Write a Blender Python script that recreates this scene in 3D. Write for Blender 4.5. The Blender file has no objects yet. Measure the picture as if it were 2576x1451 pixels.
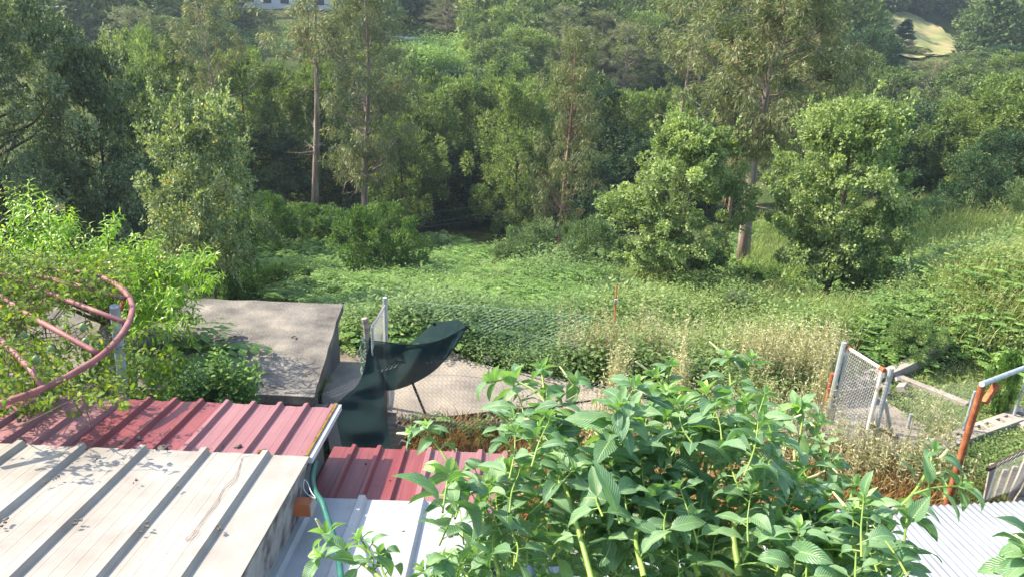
import bpy, math, random
import numpy as np
from mathutils import Matrix, Vector

# ------------------------------------------------------------------ camera, sky, sun, exposure
F = 1983.0                      # focal length in units of a 2576 px wide picture
TH, RO = math.radians(22.3), math.radians(2.4)
CZ = 7.0
C0 = np.array([0.0, 0.0, CZ])
fw = np.array([0, math.cos(TH), -math.sin(TH)])
r0 = np.array([1.0, 0, 0]); u0 = np.array([0, math.sin(TH), math.cos(TH)])
rt = r0*math.cos(RO) + u0*math.sin(RO)
up = u0*math.cos(RO) - r0*math.sin(RO)
sc = bpy.context.scene
cam_d = bpy.data.cameras.new('camera'); cam = bpy.data.objects.new('camera', cam_d)
sc.collection.objects.link(cam); sc.camera = cam
cam_d.sensor_width = 36.0; cam_d.lens = 36.0*F/2576.0
cam_d.clip_start = 0.1; cam_d.clip_end = 3000
M = Matrix(((rt[0], up[0], -fw[0], 0), (rt[1], up[1], -fw[1], 0), (rt[2], up[2], -fw[2], CZ), (0, 0, 0, 1)))
cam.matrix_world = M

SUN = np.array([-0.78, 0.20, 0.78]); SUN /= np.linalg.norm(SUN)
w = bpy.data.worlds.new("World"); sc.world = w; w.use_nodes = True
nt = w.node_tree; bg = nt.nodes['Background']
sky = nt.nodes.new('ShaderNodeTexSky'); sky.sky_type = 'NISHITA'; sky.sun_disc = False
sky.sun_elevation = math.asin(SUN[2]); sky.sun_rotation = math.atan2(SUN[0], SUN[1])
sky.air_density = 1.2; sky.dust_density = 1.5
nt.links.new(sky.outputs[0], bg.inputs[0]); bg.inputs[1].default_value = 0.14
sl = bpy.data.lights.new('sun', 'SUN'); so = bpy.data.objects.new('sun', sl); sc.collection.objects.link(so)
sl.energy = 4.1; sl.angle = math.radians(0.5); sl.color = (1.0, 0.90, 0.73)
so.rotation_euler = Vector(SUN).to_track_quat('Z', 'Y').to_euler()
sc.view_settings.view_transform = 'Standard'; sc.view_settings.look = 'None'
sc.view_settings.exposure = 1.6; sc.view_settings.gamma = 1.0
sc.cycles.max_bounces = 7; sc.cycles.diffuse_bounces = 3; sc.cycles.transmission_bounces = 5
sc.cycles.transparent_max_bounces = 12; sc.cycles.volume_bounces = 0

rng = np.random.default_rng(7); random.seed(7)

# ------------------------------------------------------------------ projection helpers (2576 x 1451 units)
def U(px, py, d):
    return C0 + d*(fw + (px-1288)/F*rt + (725.5-py)/F*up)
def onz(px, py, z):
    r = fw + (px-1288)/F*rt + (725.5-py)/F*up
    return C0 + r*((z-CZ)/r[2])
def px_of(P):
    q = np.asarray(P) - C0; d = q@fw
    return 1288+F*(q@rt)/d, 725.5-F*(q@up)/d, d
def z_for(x, y, py):            # height over (x,y) that shows at picture row py
    v = (725.5-py)/F; k = up - v*fw
    return CZ - (x*k[0] + y*k[1])/k[2]

# ------------------------------------------------------------------ mesh accumulator
class Geo:
    def __init__(s): s.v=[]; s.f={3:[],4:[]}; s.t={3:[],4:[]}; s.m={3:[],4:[]}; s.uv=[]; s.n=0
    def add(s, V, Fc, tint=0.5, mi=0, uv=None):
        V=np.asarray(V,float).reshape(-1,3); Fc=np.asarray(Fc,int)
        k=Fc.shape[1]; s.v.append(V); s.f[k].append(Fc+s.n)
        t=np.broadcast_to(np.asarray(tint,float),(len(Fc),)); s.t[k].append(t)
        s.m[k].append(np.full(len(Fc),mi,int))
        s.uv.append(np.zeros((len(V),2)) if uv is None else np.asarray(uv,float)); s.n+=len(V)
        return s
    def mesh(s, name, mats, smooth=False):
        V=np.concatenate(s.v); UV=np.concatenate(s.uv)
        idx=[];st=[];tt=[];mm=[];pos=0
        for k in (3,4):
            if s.f[k]:
                Fk=np.concatenate(s.f[k]); idx.append(Fk.ravel()); st.append(pos+np.arange(len(Fk))*k); pos+=Fk.size
                tt.append(np.concatenate(s.t[k])); mm.append(np.concatenate(s.m[k]))
        idx=np.concatenate(idx);st=np.concatenate(st);tt=np.concatenate(tt);mm=np.concatenate(mm)
        me=bpy.data.meshes.new(name)
        me.vertices.add(len(V)); me.vertices.foreach_set('co',V.ravel().astype(np.float32))
        me.loops.add(len(idx)); me.loops.foreach_set('vertex_index',idx.astype(np.int32))
        me.polygons.add(len(st)); me.polygons.foreach_set('loop_start',st.astype(np.int32))
        me.polygons.foreach_set('material_index',mm.astype(np.int32))
        me.polygons.foreach_set('use_smooth',np.full(len(st),smooth))
        for m in (mats if isinstance(mats,(list,tuple)) else [mats]): me.materials.append(m)
        a=me.attributes.new('tint','FLOAT','FACE'); a.data.foreach_set('value',tt.astype(np.float32))
        ul=me.uv_layers.new(name='UVMap'); ul.data.foreach_set('uv',UV[idx].ravel().astype(np.float32))
        me.update(calc_edges=True); me.validate()
        return me
    def obj(s, name, mats, parent=None, smooth=False):
        o=bpy.data.objects.new(name, s.mesh(name,mats,smooth)); sc.collection.objects.link(o)
        if parent: o.parent=parent; o.matrix_parent_inverse=parent.matrix_world.inverted()
        return o
def link(name, me, parent=None):
    o=bpy.data.objects.new(name, me); sc.collection.objects.link(o)
    if parent: o.parent=parent
    return o
def tag(o,label=None,cat=None,group=None,kind=None):
    if label: o['label']=label
    if cat: o['category']=cat
    if group: o['group']=group
    if kind: o['kind']=kind
    return o
def thing(name,label,cat,loc=(0,0,0),group=None,rotz=0,scale=None):
    o=bpy.data.objects.new(name,None); sc.collection.objects.link(o)
    o.matrix_world=Matrix.LocRotScale(Vector([float(a) for a in loc]),Matrix.Rotation(rotz,3,'Z').to_quaternion(),Vector(scale or (1,1,1)))
    o.empty_display_size=.2
    return tag(o,label,cat,group)

BOXF=np.array([[0,2,3,1],[4,5,7,6],[0,1,5,4],[2,6,7,3],[0,4,6,2],[1,3,7,5]])
def box(g,x0,x1,y0,y1,z0,z1,tint=.5,mi=0,R=None,o=None):
    V=np.array([[x,y,z] for z in (z0,z1) for y in (y0,y1) for x in (x0,x1)],float)
    if R is not None: V=V@np.asarray(R).T
    if o is not None: V=V+np.asarray(o)
    return g.add(V,BOXF,tint,mi)
def beam(g,A,B,wd,ht,tint=.5,mi=0,upv=(0,0,1)):
    A=np.asarray(A,float);B=np.asarray(B,float);d=B-A;L=np.linalg.norm(d);d=d/L
    s=np.cross(d,upv);s/=np.linalg.norm(s);n=np.cross(s,d)
    R=np.stack([d,s,n],1)
    return box(g,0,L,-wd/2,wd/2,-ht/2,ht/2,tint,mi,R,A)
def tube(g,P,rad,n=6,tint=.5,mi=0,cap=True):
    P=np.asarray(P,float);m=len(P);rad=np.broadcast_to(np.asarray(rad,float),(m,))
    T=np.gradient(P,axis=0);T/=np.linalg.norm(T,axis=1)[:,None]+1e-9
    a=np.array([0,0,1.]) if abs(T[0][2])<.9 else np.array([1.,0,0])
    V=[];s=np.cross(T[0],a);s/=np.linalg.norm(s)
    an=np.arange(n)*2*math.pi/n
    for i in range(m):
        s=s-T[i]*(s@T[i]);s/=np.linalg.norm(s)+1e-9;q=np.cross(T[i],s)
        V.append(P[i]+rad[i]*(np.cos(an)[:,None]*s+np.sin(an)[:,None]*q))
    V=np.concatenate(V)
    i,j=np.meshgrid(np.arange(m-1),np.arange(n),indexing='ij');j2=(j+1)%n
    Q=np.stack([i*n+j,i*n+j2,(i+1)*n+j2,(i+1)*n+j],-1).reshape(-1,4)
    uv=np.stack([np.tile(np.arange(n)/n,m),np.repeat(np.arange(m)/max(1,m-1),n)],1)
    g.add(V,Q,tint,mi,uv)
    if cap:
        b=g.n-len(V)
        Vc=np.array([P[0],P[-1]])
        T1=[[n*m, (k+1)%n, k] for k in range(n)]+[[n*m+1,(m-1)*n+k,(m-1)*n+(k+1)%n] for k in range(n)]
        g.v.append(Vc); g.uv.append(np.zeros((2,2))); g.n+=2
        g.f[3].append(np.array(T1)+b); g.t[3].append(np.full(len(T1),tint)); g.m[3].append(np.full(len(T1),mi,int))
def smooth_path(P,k=6):
    P=np.asarray(P,float)
    if len(P)<3: 
        t=np.linspace(0,1,k+1)[:,None]; return P[0]*(1-t)+P[1]*t
    Q=np.vstack([2*P[0]-P[1],P,2*P[-1]-P[-2]]);out=[]
    for i in range(1,len(Q)-2):
        for t in np.arange(k)/k:
            a,b,c,d=Q[i-1],Q[i],Q[i+1],Q[i+2]
            out.append(.5*((2*b)+(c-a)*t+(2*a-5*b+4*c-d)*t*t+(3*b-a-3*c+d)*t**3))
    out.append(P[-1]);return np.array(out)
def unit(a): return a/(np.linalg.norm(a,axis=-1,keepdims=True)+1e-9)
def cards(g,P,D,Nn,L,W,tint,mi=0,tmpl='rh'):
    """flat leaves: P base (N,3), D axis, Nn rough normal, L length, W width"""
    D=unit(D);S=unit(np.cross(D,Nn));n=len(P)
    L=np.broadcast_to(L,(n,))[:,None];W=np.broadcast_to(W,(n,))[:,None]
    if tmpl=='rh':
        V=np.stack([P,P+D*L*.45+S*W*.5,P+D*L,P+D*L*.45-S*W*.5],1)
        Q=np.arange(n)[:,None]*4+np.arange(4)
    else:   # lobed broad leaf, six corners in two folded quads
        N2=np.cross(S,D)
        V=np.stack([P,P+D*L*.3+S*W*.42+N2*L*.08,P+D*L*.78+S*W*.45+N2*L*.05,P+D*L,P+D*L*.78-S*W*.45+N2*L*.05,P+D*L*.3-S*W*.42+N2*L*.08],1)
        b=np.arange(n)[:,None]*6
        Q=np.concatenate([b+np.array([0,1,2,3]),b+np.array([0,3,4,5])]);tint=np.concatenate([tint,tint]) if np.ndim(tint) else tint
    g.add(V.reshape(-1,3),Q,tint,mi)
def bent(g,P,D,Nn,L,W,bend,nl=4,nw=2,fold=.25,wave=0.,tint=.5,mi=0,power=.85,r=None):
    """curved leaves with a folded midrib"""
    r=r or rng
    D=unit(D);S=unit(np.cross(D,Nn));N2=unit(np.cross(S,D));n=len(P)
    L=np.broadcast_to(L,(n,));W=np.broadcast_to(W,(n,));bend=np.broadcast_to(bend,(n,))+1e-4
    t=np.linspace(0,1,nl+1);s=np.linspace(-1,1,nw+1)
    wd=np.sin(math.pi*np.clip(t,0,1)**power)**.9;wd[0]=.04;wd[-1]=.01
    ph=r.uniform(0,6.3,n)
    V=np.zeros((n,nl+1,nw+1,3))
    for i,ti in enumerate(t):
        x=L*np.sin(bend*ti)/bend;z=-L*(1-np.cos(bend*ti))/bend
        ax=P+D*x[:,None]+N2*z[:,None]
        nr=D*np.sin(bend*ti)[:,None]+N2*np.cos(bend*ti)[:,None]
        for j,sj in enumerate(s):
            lat=W*.5*wd[i]*sj
            lift=abs(sj)*W*.5*wd[i]*fold+(wave*W*np.sin(ti*14+ph+sj*1.5)*abs(sj)*wd[i] if wave else 0)
            V[:,i,j]=ax+S*lat[:,None]+nr*np.broadcast_to(lift,(n,))[:,None]
    k=(nl+1)*(nw+1)
    i,j=np.meshgrid(np.arange(nl),np.arange(nw),indexing='ij')
    q=np.stack([i*(nw+1)+j,i*(nw+1)+j+1,(i+1)*(nw+1)+j+1,(i+1)*(nw+1)+j],-1).reshape(-1,4)
    Q=(np.arange(n)[:,None,None]*k+q).reshape(-1,4)
    tt=np.repeat(np.broadcast_to(tint,(n,)),len(q))
    uv=np.stack(np.meshgrid(s,t),-1).reshape(-1,2)
    g.add(V.reshape(-1,3),Q,tt,mi,np.tile(uv,(n,1)))

# ------------------------------------------------------------------ materials
def newmat(name):
    m=bpy.data.materials.new(name);m.use_nodes=True;n=m.node_tree
    return m,n,n.nodes['Principled BSDF'],n.nodes['Material Output']
def N(n,typ,**kw):
    x=n.nodes.new(typ)
    for k,v in kw.items():
        if k.startswith('i_'): x.inputs[k[2:]].default_value=v
        elif k.startswith('n'): x.inputs[int(k[1:])].default_value=v
        else: setattr(x,k,v)
    return x
def ramp(n,src,stops):
    r=n.nodes.new('ShaderNodeValToRGB');e=r.color_ramp.elements
    while len(e)<len(stops): e.new(.5)
    for i,(p,c) in enumerate(stops): e[i].position=p;e[i].color=(*c,1) if len(c)==3 else c
    n.links.new(src,r.inputs[0]);return r.outputs[0]
def noise(n,scale,detail=4,vec=None,rough=.6):
    x=n.nodes.new('ShaderNodeTexNoise');x.inputs['Scale'].default_value=scale;x.inputs['Detail'].default_value=detail;x.inputs['Roughness'].default_value=rough
    if vec is not None: n.links.new(vec,x.inputs['Vector'])
    return x.outputs['Fac']
def mixc(n,fac,a,b,mode='MIX'):
    x=n.nodes.new('ShaderNodeMix');x.data_type='RGBA';x.blend_type=mode
    for s,v in ((0,fac),(6,a),(7,b)):
        if hasattr(v,'links') or isinstance(v,bpy.types.NodeSocket): n.links.new(v,x.inputs[s])
        else: x.inputs[s].default_value=v if s==0 else (*v,1)
    return x.outputs[2]
def leafmat(name,dark,mid,light,trans=.35,rough=.5,spec=.3,dry=None,tcol=None):
    m,n,b,o=newmat(name)
    a=N(n,'ShaderNodeAttribute',attribute_name='tint')
    st=[(0,dark),(.5,mid),(.93,light)]
    if dry: st.append((.985,dry))
    c=ramp(n,a.outputs['Fac'],st)
    n.links.new(c,b.inputs['Base Color']);b.inputs['Roughness'].default_value=rough;b.inputs['Specular IOR Level'].default_value=spec
    t=N(n,'ShaderNodeBsdfTranslucent');mx=N(n,'ShaderNodeMixShader');mx.inputs[0].default_value=trans
    tc=mixc(n,1.0,c,tcol or (1.25,1.35,.55),'MULTIPLY');n.links.new(tc,t.inputs[0])
    n.links.new(b.outputs[0],mx.inputs[1]);n.links.new(t.outputs[0],mx.inputs[2]);n.links.new(mx.outputs[0],o.inputs[0])
    return m
def surf(name,stops,scale=3,rough=.8,metal=0,bump=.0,bscale=40,detail=6,spec=.3,stretch=None,spots=None):
    m,n,b,o=newmat(name)
    tc=N(n,'ShaderNodeTexCoord');v=tc.outputs['Object']
    if stretch:
        mp=N(n,'ShaderNodeMapping');mp.inputs['Scale'].default_value=stretch;n.links.new(v,mp.inputs[0]);vs=mp.outputs[0]
    else: vs=v
    c=ramp(n,noise(n,scale,detail,vs),stops)
    if spots:
        sp=ramp(n,noise(n,spots[0],3,v),[(spots[1],(0,0,0)),(spots[1]+.06,(1,1,1))]);c=mixc(n,sp,c,spots[2])
    n.links.new(c,b.inputs['Base Color']);b.inputs['Roughness'].default_value=rough;b.inputs['Metallic'].default_value=metal
    b.inputs['Specular IOR Level'].default_value=spec
    if bump:
        bp=N(n,'ShaderNodeBump');bp.inputs['Strength'].default_value=bump;bp.inputs['Distance'].default_value=.02
        n.links.new(noise(n,bscale,5,v),bp.inputs['Height']);n.links.new(bp.outputs[0],b.inputs['Normal'])
    return m
MT={}
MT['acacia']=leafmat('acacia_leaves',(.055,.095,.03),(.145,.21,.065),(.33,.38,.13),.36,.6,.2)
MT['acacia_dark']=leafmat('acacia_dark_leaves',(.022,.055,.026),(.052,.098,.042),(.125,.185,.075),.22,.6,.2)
MT['euc']=leafmat('eucalyptus_leaves',(.08,.105,.04),(.165,.19,.08),(.32,.33,.17),.3,.5,.3,dry=(.30,.16,.07))
MT['oak']=leafmat('oak_leaves',(.11,.16,.06),(.22,.295,.11),(.40,.47,.20),.4,.5,.35)
MT['bigtree']=leafmat('cork_oak_leaves',(.045,.075,.035),(.13,.18,.08),(.36,.40,.21),.32,.45,.4)
MT['mixleaf']=leafmat('walnut_leaves',(.06,.10,.045),(.20,.26,.115),(.50,.53,.30),.36,.45,.4,dry=(.45,.33,.05))
MT['bush']=leafmat('bush_leaves',(.04,.09,.025),(.095,.17,.045),(.18,.26,.08),.34,.6,.2)
MT['willow']=leafmat('willow_leaves',(.06,.11,.045),(.125,.19,.08),(.22,.30,.13),.3)
MT['greybush']=leafmat('grey_bush_leaves',(.08,.12,.065),(.16,.21,.12),(.26,.32,.19),.25)
MT['pine']=leafmat('pine_needles',(.02,.055,.035),(.045,.095,.06),(.09,.15,.10),.15)
MT['far']=leafmat('woodland_leaves',(.05,.09,.035),(.12,.17,.06),(.22,.27,.10),.28,.6,.2)
MT['fern']=leafmat('fern_fronds',(.08,.17,.045),(.17,.29,.075),(.29,.42,.12),.4,.55,.25)
MT['peach']=leafmat('peach_leaves',(.09,.20,.02),(.23,.40,.035),(.42,.58,.07),.5,.35,.5)
MT['vine']=leafmat('passion_vine_leaves',(.05,.12,.02),(.17,.26,.03),(.42,.44,.05),.45,.6,.25,dry=(.42,.20,.04))
MT['citrus']=leafmat('citrus_leaves',(.035,.09,.02),(.08,.17,.035),(.26,.40,.05),.32,.55,.25)
MT['herb']=leafmat('undergrowth_leaves',(.07,.13,.045),(.165,.25,.08),(.29,.36,.14),.35,.6,.25)
MT['dry']=leafmat('dry_grass_blades',(.16,.17,.08),(.34,.32,.18),(.60,.55,.36),.3,.7,.2)
MT['drybrown']=leafmat('dead_weed_blades',(.12,.07,.03),(.28,.16,.06),(.50,.34,.14),.25,.8,.1)
MT['grass']=leafmat('green_grass_blades',(.12,.17,.05),(.24,.29,.09),(.40,.40,.17),.35,.6,.2)
MT['bark']=surf('tree_bark',[(.3,(.07,.05,.04)),(.6,(.16,.12,.095)),(.8,(.26,.21,.17))],2.5,.9,0,.6,14,6,.1,(3,3,.6))
MT['eucbark']=surf('eucalyptus_bark',[(.3,(.11,.075,.055)),(.5,(.23,.175,.14)),(.68,(.42,.36,.30))],1.6,.85,0,.5,16,6,.15,(4,4,.35))
MT['eucbark_red']=surf('red_eucalyptus_bark',[(.3,(.10,.06,.04)),(.5,(.21,.13,.09)),(.7,(.36,.25,.18))],1.6,.85,0,.5,16,6,.15,(4,4,.35))
MT['darkbark']=surf('dark_bark',[(.3,(.03,.025,.02)),(.7,(.09,.07,.055))],3,.95,0,.5,12,6,.1,(3,3,.6))
# ------------------------------------------------------------------ terrain
GZ = CZ-6.4
_cp=[(x,y,GZ) for x,y in ((-9,1),(-3,1),(3,1),(9,1),(-9,6),(-3,6),(2,6),(6,6),(-9,10),(-4,10),(0,10),(3,10),(5,9.4),(-9,13),(-5,13),(-3,13),(-1.2,13.2),(1,12.4),(3,12),(5,11.4),(6.4,10.6),(9,7))]
for a in ((850,800,17),(900,700,24),(1000,740,20.5),(800,650,29),(1200,640,34),(700,640,27.5),(800,545,38),(1150,600,43),(1500,610,35),(1400,660,27),(1300,800,16.6),(1600,760,18.5),
          (1855,670,26),(2045,770,19),(1700,745,20),(2300,620,26),(2576,560,30),(2576,630,17.5),(2330,680,22.5),(2500,640,23),(2576,850,14),(2400,725,15.5),(2200,825,15),(2400,950,12.9),(2560,1000,11.8),(2000,640,28),(2000,560,38),(2300,500,42),(2576,480,44),
          (1500,850,15.5),(1800,850,15.6),(2000,900,14.4),(1700,950,13.2),
          (1080,178,78),(1100,130,88),(750,110,88),(2370,140,120),(2290,90,129),(2260,45,140),(2200,120,115),(2430,120,135)):
    _cp.append(tuple(U(*a)))
_cp+=[(-14,16,GZ-1.4),(-16,28,-3.5),(-12,22,-2.2),(-45,60,-7),(-20,50,-7.2),(0,56,-7.4),(20,50,-5.5),(40,60,-4.5),(70,60,1),(0,70,-5),(-30,75,-3.5),(30,80,-4),(60,100,-1),
      (-70,120,1.5),(-20,125,0),(20,120,-2),(0,160,5),(60,165,6),(110,165,9),(-100,170,8),(0,230,24),(100,230,30),(180,230,32),(-150,230,26),(-60,230,22),(0,330,62),(200,330,72),(-200,330,62),(0,520,60),(300,500,60),(-300,500,60),(22,18,GZ+.6),(20,11,GZ+.7),(30,30,-.6)]
_cp=np.array(_cp,float)
def _st(x,y):
    y=np.maximum(y,-4.); return np.stack([np.asarray(x)/(y+9)*1.6,np.log(y+9)*1.6],-1)
def _phi(r2): return .5*r2*np.log(r2+1e-12)
_X=_st(_cp[:,0],_cp[:,1]);_n=len(_X)
_K=_phi(((_X[:,None]-_X[None])**2).sum(-1))+np.eye(_n)*2e-3
_P=np.hstack([np.ones((_n,1)),_X]);_A=np.block([[_K,_P],[_P.T,np.zeros((3,3))]])
_W=np.linalg.solve(_A,np.concatenate([_cp[:,2],np.zeros(3)]))
def sstep(a,b,x): t=np.clip((x-a)/(b-a),0,1);return t*t*(3-2*t)
def terr(x,y):
    x=np.asarray(x,float);y=np.asarray(y,float);sh=x.shape;x=x.ravel();y=y.ravel()
    q=_st(x,y);out=np.empty(len(x))
    for i in range(0,len(x),20000):
        s=q[i:i+20000];r2=((s[:,None]-_X[None])**2).sum(-1);out[i:i+20000]=_phi(r2)@_W[:_n]+_W[_n]+s@_W[_n+1:]
    amp=sstep(13,22,y)*.25+sstep(60,120,y)*.15
    out+=amp*(np.sin(x*.9+y*.33)*np.sin(y*.71-x*.2)*.6+np.sin(x*.21+1)*np.sin(y*.17)*.8)
    flat=sstep(13.4,12.0,y)*sstep(10.8,9.3,x)
    out=out*(1-flat)+GZ*flat
    bank=sstep(2.9,2.3,y);out=np.maximum(out,out*(1-bank)+(CZ-4.7)*bank)
    return out.reshape(sh)
def tz(x,y): return float(terr(np.array([x]),np.array([y]))[0])
def ground(px,py,dmin=4,dmax=400):
    r=fw+(px-1288)/F*rt+(725.5-py)/F*up
    d=np.geomspace(dmin,dmax,1500);P=C0+d[:,None]*r;h=P[:,2]-terr(P[:,0],P[:,1])
    i=np.argmax(h<0)
    if h[i]>=0: return P[-1]
    a,b=h[i-1],h[i];k=a/(a-b);return P[i-1]*(1-k)+P[i]*k
ny,nx=330,240
ys=np.concatenate([[-6,-3],np.geomspace(1,520,ny-2)]);s=np.linspace(-1,1,nx)
Yg,Sg=np.meshgrid(ys,s,indexing='ij');Xg=Sg*(14+np.maximum(Yg,0)*.95)
Zg=terr(Xg,Yg)
i,j=np.meshgrid(np.arange(ny-1),np.arange(nx-1),indexing='ij')
Q=np.stack([i*nx+j,i*nx+j+1,(i+1)*nx+j+1,(i+1)*nx+j],-1).reshape(-1,4)
m,n,b,o=newmat('hillside_soil')
tc=N(n,'ShaderNodeTexCoord').outputs['Object']
c=ramp(n,noise(n,.35,6,tc),[(.35,(.035,.06,.018)),(.5,(.07,.10,.03)),(.7,(.14,.13,.055))])
c2=ramp(n,noise(n,6,6,tc),[(.3,(.35,.35,.35)),(.7,(1.2,1.2,1.2))])
n.links.new(mixc(n,1.,c,c2,'MULTIPLY'),b.inputs['Base Color']);b.inputs['Roughness'].default_value=1;b.inputs['Specular IOR Level'].default_value=.05
bp=N(n,'ShaderNodeBump');bp.inputs['Strength'].default_value=1;bp.inputs['Distance'].default_value=.12
n.links.new(noise(n,8,6,tc),bp.inputs['Height']);n.links.new(bp.outputs[0],b.inputs['Normal'])
MT['soil']=m
o=Geo().add(np.stack([Xg,Yg,Zg],-1).reshape(-1,3),Q).obj('ground',MT['soil'],smooth=True);tag(o,kind='structure')

# patches of bare dry soil and pasture, thin sheets that follow the ground
def poly_world(pts): return np.array([ground(*p)[:2] for p in pts])
def inpoly(x,y,P):
    r=np.zeros(len(x),bool);n=len(P)
    for i in range(n):
        x1,y1=P[i];x2,y2=P[(i+1)%n]
        c=((y1>y)!=(y2>y))&(x<(x2-x1)*(y-y1)/(y2-y1+1e-12)+x1);r^=c
    return r
def scatter_poly(P,n,r=rng):
    lo=P.min(0);hi=P.max(0);out=np.zeros((0,2))
    while len(out)<n:
        q=r.uniform(lo,hi,(n*2,2));q=q[inpoly(q[:,0],q[:,1],P)];out=np.vstack([out,q])
    return out[:n]
def drape(name,P,mat,res,lift,kind='structure'):
    lo=P.min(0);hi=P.max(0);xs=np.arange(lo[0],hi[0],res);yy=np.arange(lo[1],hi[1],res)
    X,Y=np.meshgrid(xs,yy);ins=inpoly((X+res/2).ravel(),(Y+res/2).ravel(),P).reshape(X.shape)
    Z=terr(X,Y)+lift;V=np.stack([X,Y,Z],-1).reshape(-1,3);w_=X.shape[1]
    Q=[]
    for a in range(X.shape[0]-1):
        for b_ in range(w_-1):
            if ins[a,b_]: Q.append([a*w_+b_,a*w_+b_+1,(a+1)*w_+b_+1,(a+1)*w_+b_])
    o=Geo().add(V,np.array(Q)).obj(name,mat,smooth=True);tag(o,kind=kind);return o
MEADOW=poly_world([(2165,90),(2200,62),(2255,36),(2310,44),(2370,78),(2440,118),(2400,138),(2310,155),(2220,140)])
MT['pasture']=surf('dry_pasture',[(.35,(.14,.18,.06)),(.5,(.25,.25,.10)),(.65,(.36,.29,.15))],.3,.95,0,0,5)
drape('pasture',MEADOW,MT['pasture'],.8,.3)
TERR=poly_world([(1000,150),(1150,150),(1200,190),(1010,195)])
# ------------------------------------------------------------------ trees
def prof(kind,t):
    if kind=='acacia': return np.clip(np.sin(np.pi*np.clip(t*.86+.07,0,1)**.82),0,1)**.6
    if kind=='pyr': return np.clip(1.2*(1-t)**.62*np.minimum(1,(t+.12)*2.6),0.02,1)
    if kind=='cone': return (1-t)**.8+.05
    if kind=='euc': return .35+.65*np.sin(np.pi*np.clip(t,0,1)**.7)
    return np.sqrt(np.clip(1-(2*t-1)**2,0,1))**.9+.05
KIND=dict(
 acacia=dict(H=8,R=2.3,clear=.10,p='acacia',puffs=120,per=210,pr=(.36,.36,.56),L=.17,W=.06,droop=-.25,mat='acacia',bark='darkbark',tr=.11,br=14,core=.35),
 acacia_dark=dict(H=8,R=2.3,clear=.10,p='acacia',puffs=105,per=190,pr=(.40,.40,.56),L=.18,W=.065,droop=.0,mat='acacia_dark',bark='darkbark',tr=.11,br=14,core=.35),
 euc=dict(H=16,R=2.6,clear=.38,p='euc',puffs=150,per=95,pr=(.36,.36,.48),L=.22,W=.042,droop=1.2,mat='euc',bark='eucbark',tr=.17,br=60,core=.15),
 euc_thin=dict(H=16,R=2.2,clear=.5,p='euc',puffs=75,per=95,pr=(.34,.34,.45),L=.22,W=.04,droop=1.2,mat='euc',bark='eucbark',tr=.15,br=45,core=.1),
 oak=dict(H=6,R=2.2,clear=.13,p='acacia',puffs=200,per=250,pr=(.36,.36,.27),L=.085,W=.06,droop=.1,mat='oak',bark='bark',tr=.10,br=60,core=.12,lobe=1),
 round=dict(H=7,R=2.8,clear=.12,p='round',puffs=130,per=150,pr=(.45,.45,.36),L=.15,W=.10,droop=.1,mat='far',bark='bark',tr=.13,br=30,core=.3),
 bush=dict(H=2.2,R=1.5,clear=.0,p='round',puffs=110,per=190,pr=(.25,.25,.27),L=.10,W=.040,droop=-.3,mat='bush',bark='bark',tr=.05,br=16,core=.2),
 willow=dict(H=2.5,R=1.3,clear=.02,p='acacia',puffs=90,per=170,pr=(.20,.20,.33),L=.11,W=.030,droop=-.9,mat='willow',bark='bark',tr=.04,br=26,core=.1),
 pine=dict(H=12,R=3.,clear=.08,p='cone',puffs=150,per=90,pr=(.7,.7,.22),L=.35,W=.10,droop=-.2,mat='pine',bark='darkbark',tr=.16,br=20,core=.3))
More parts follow.
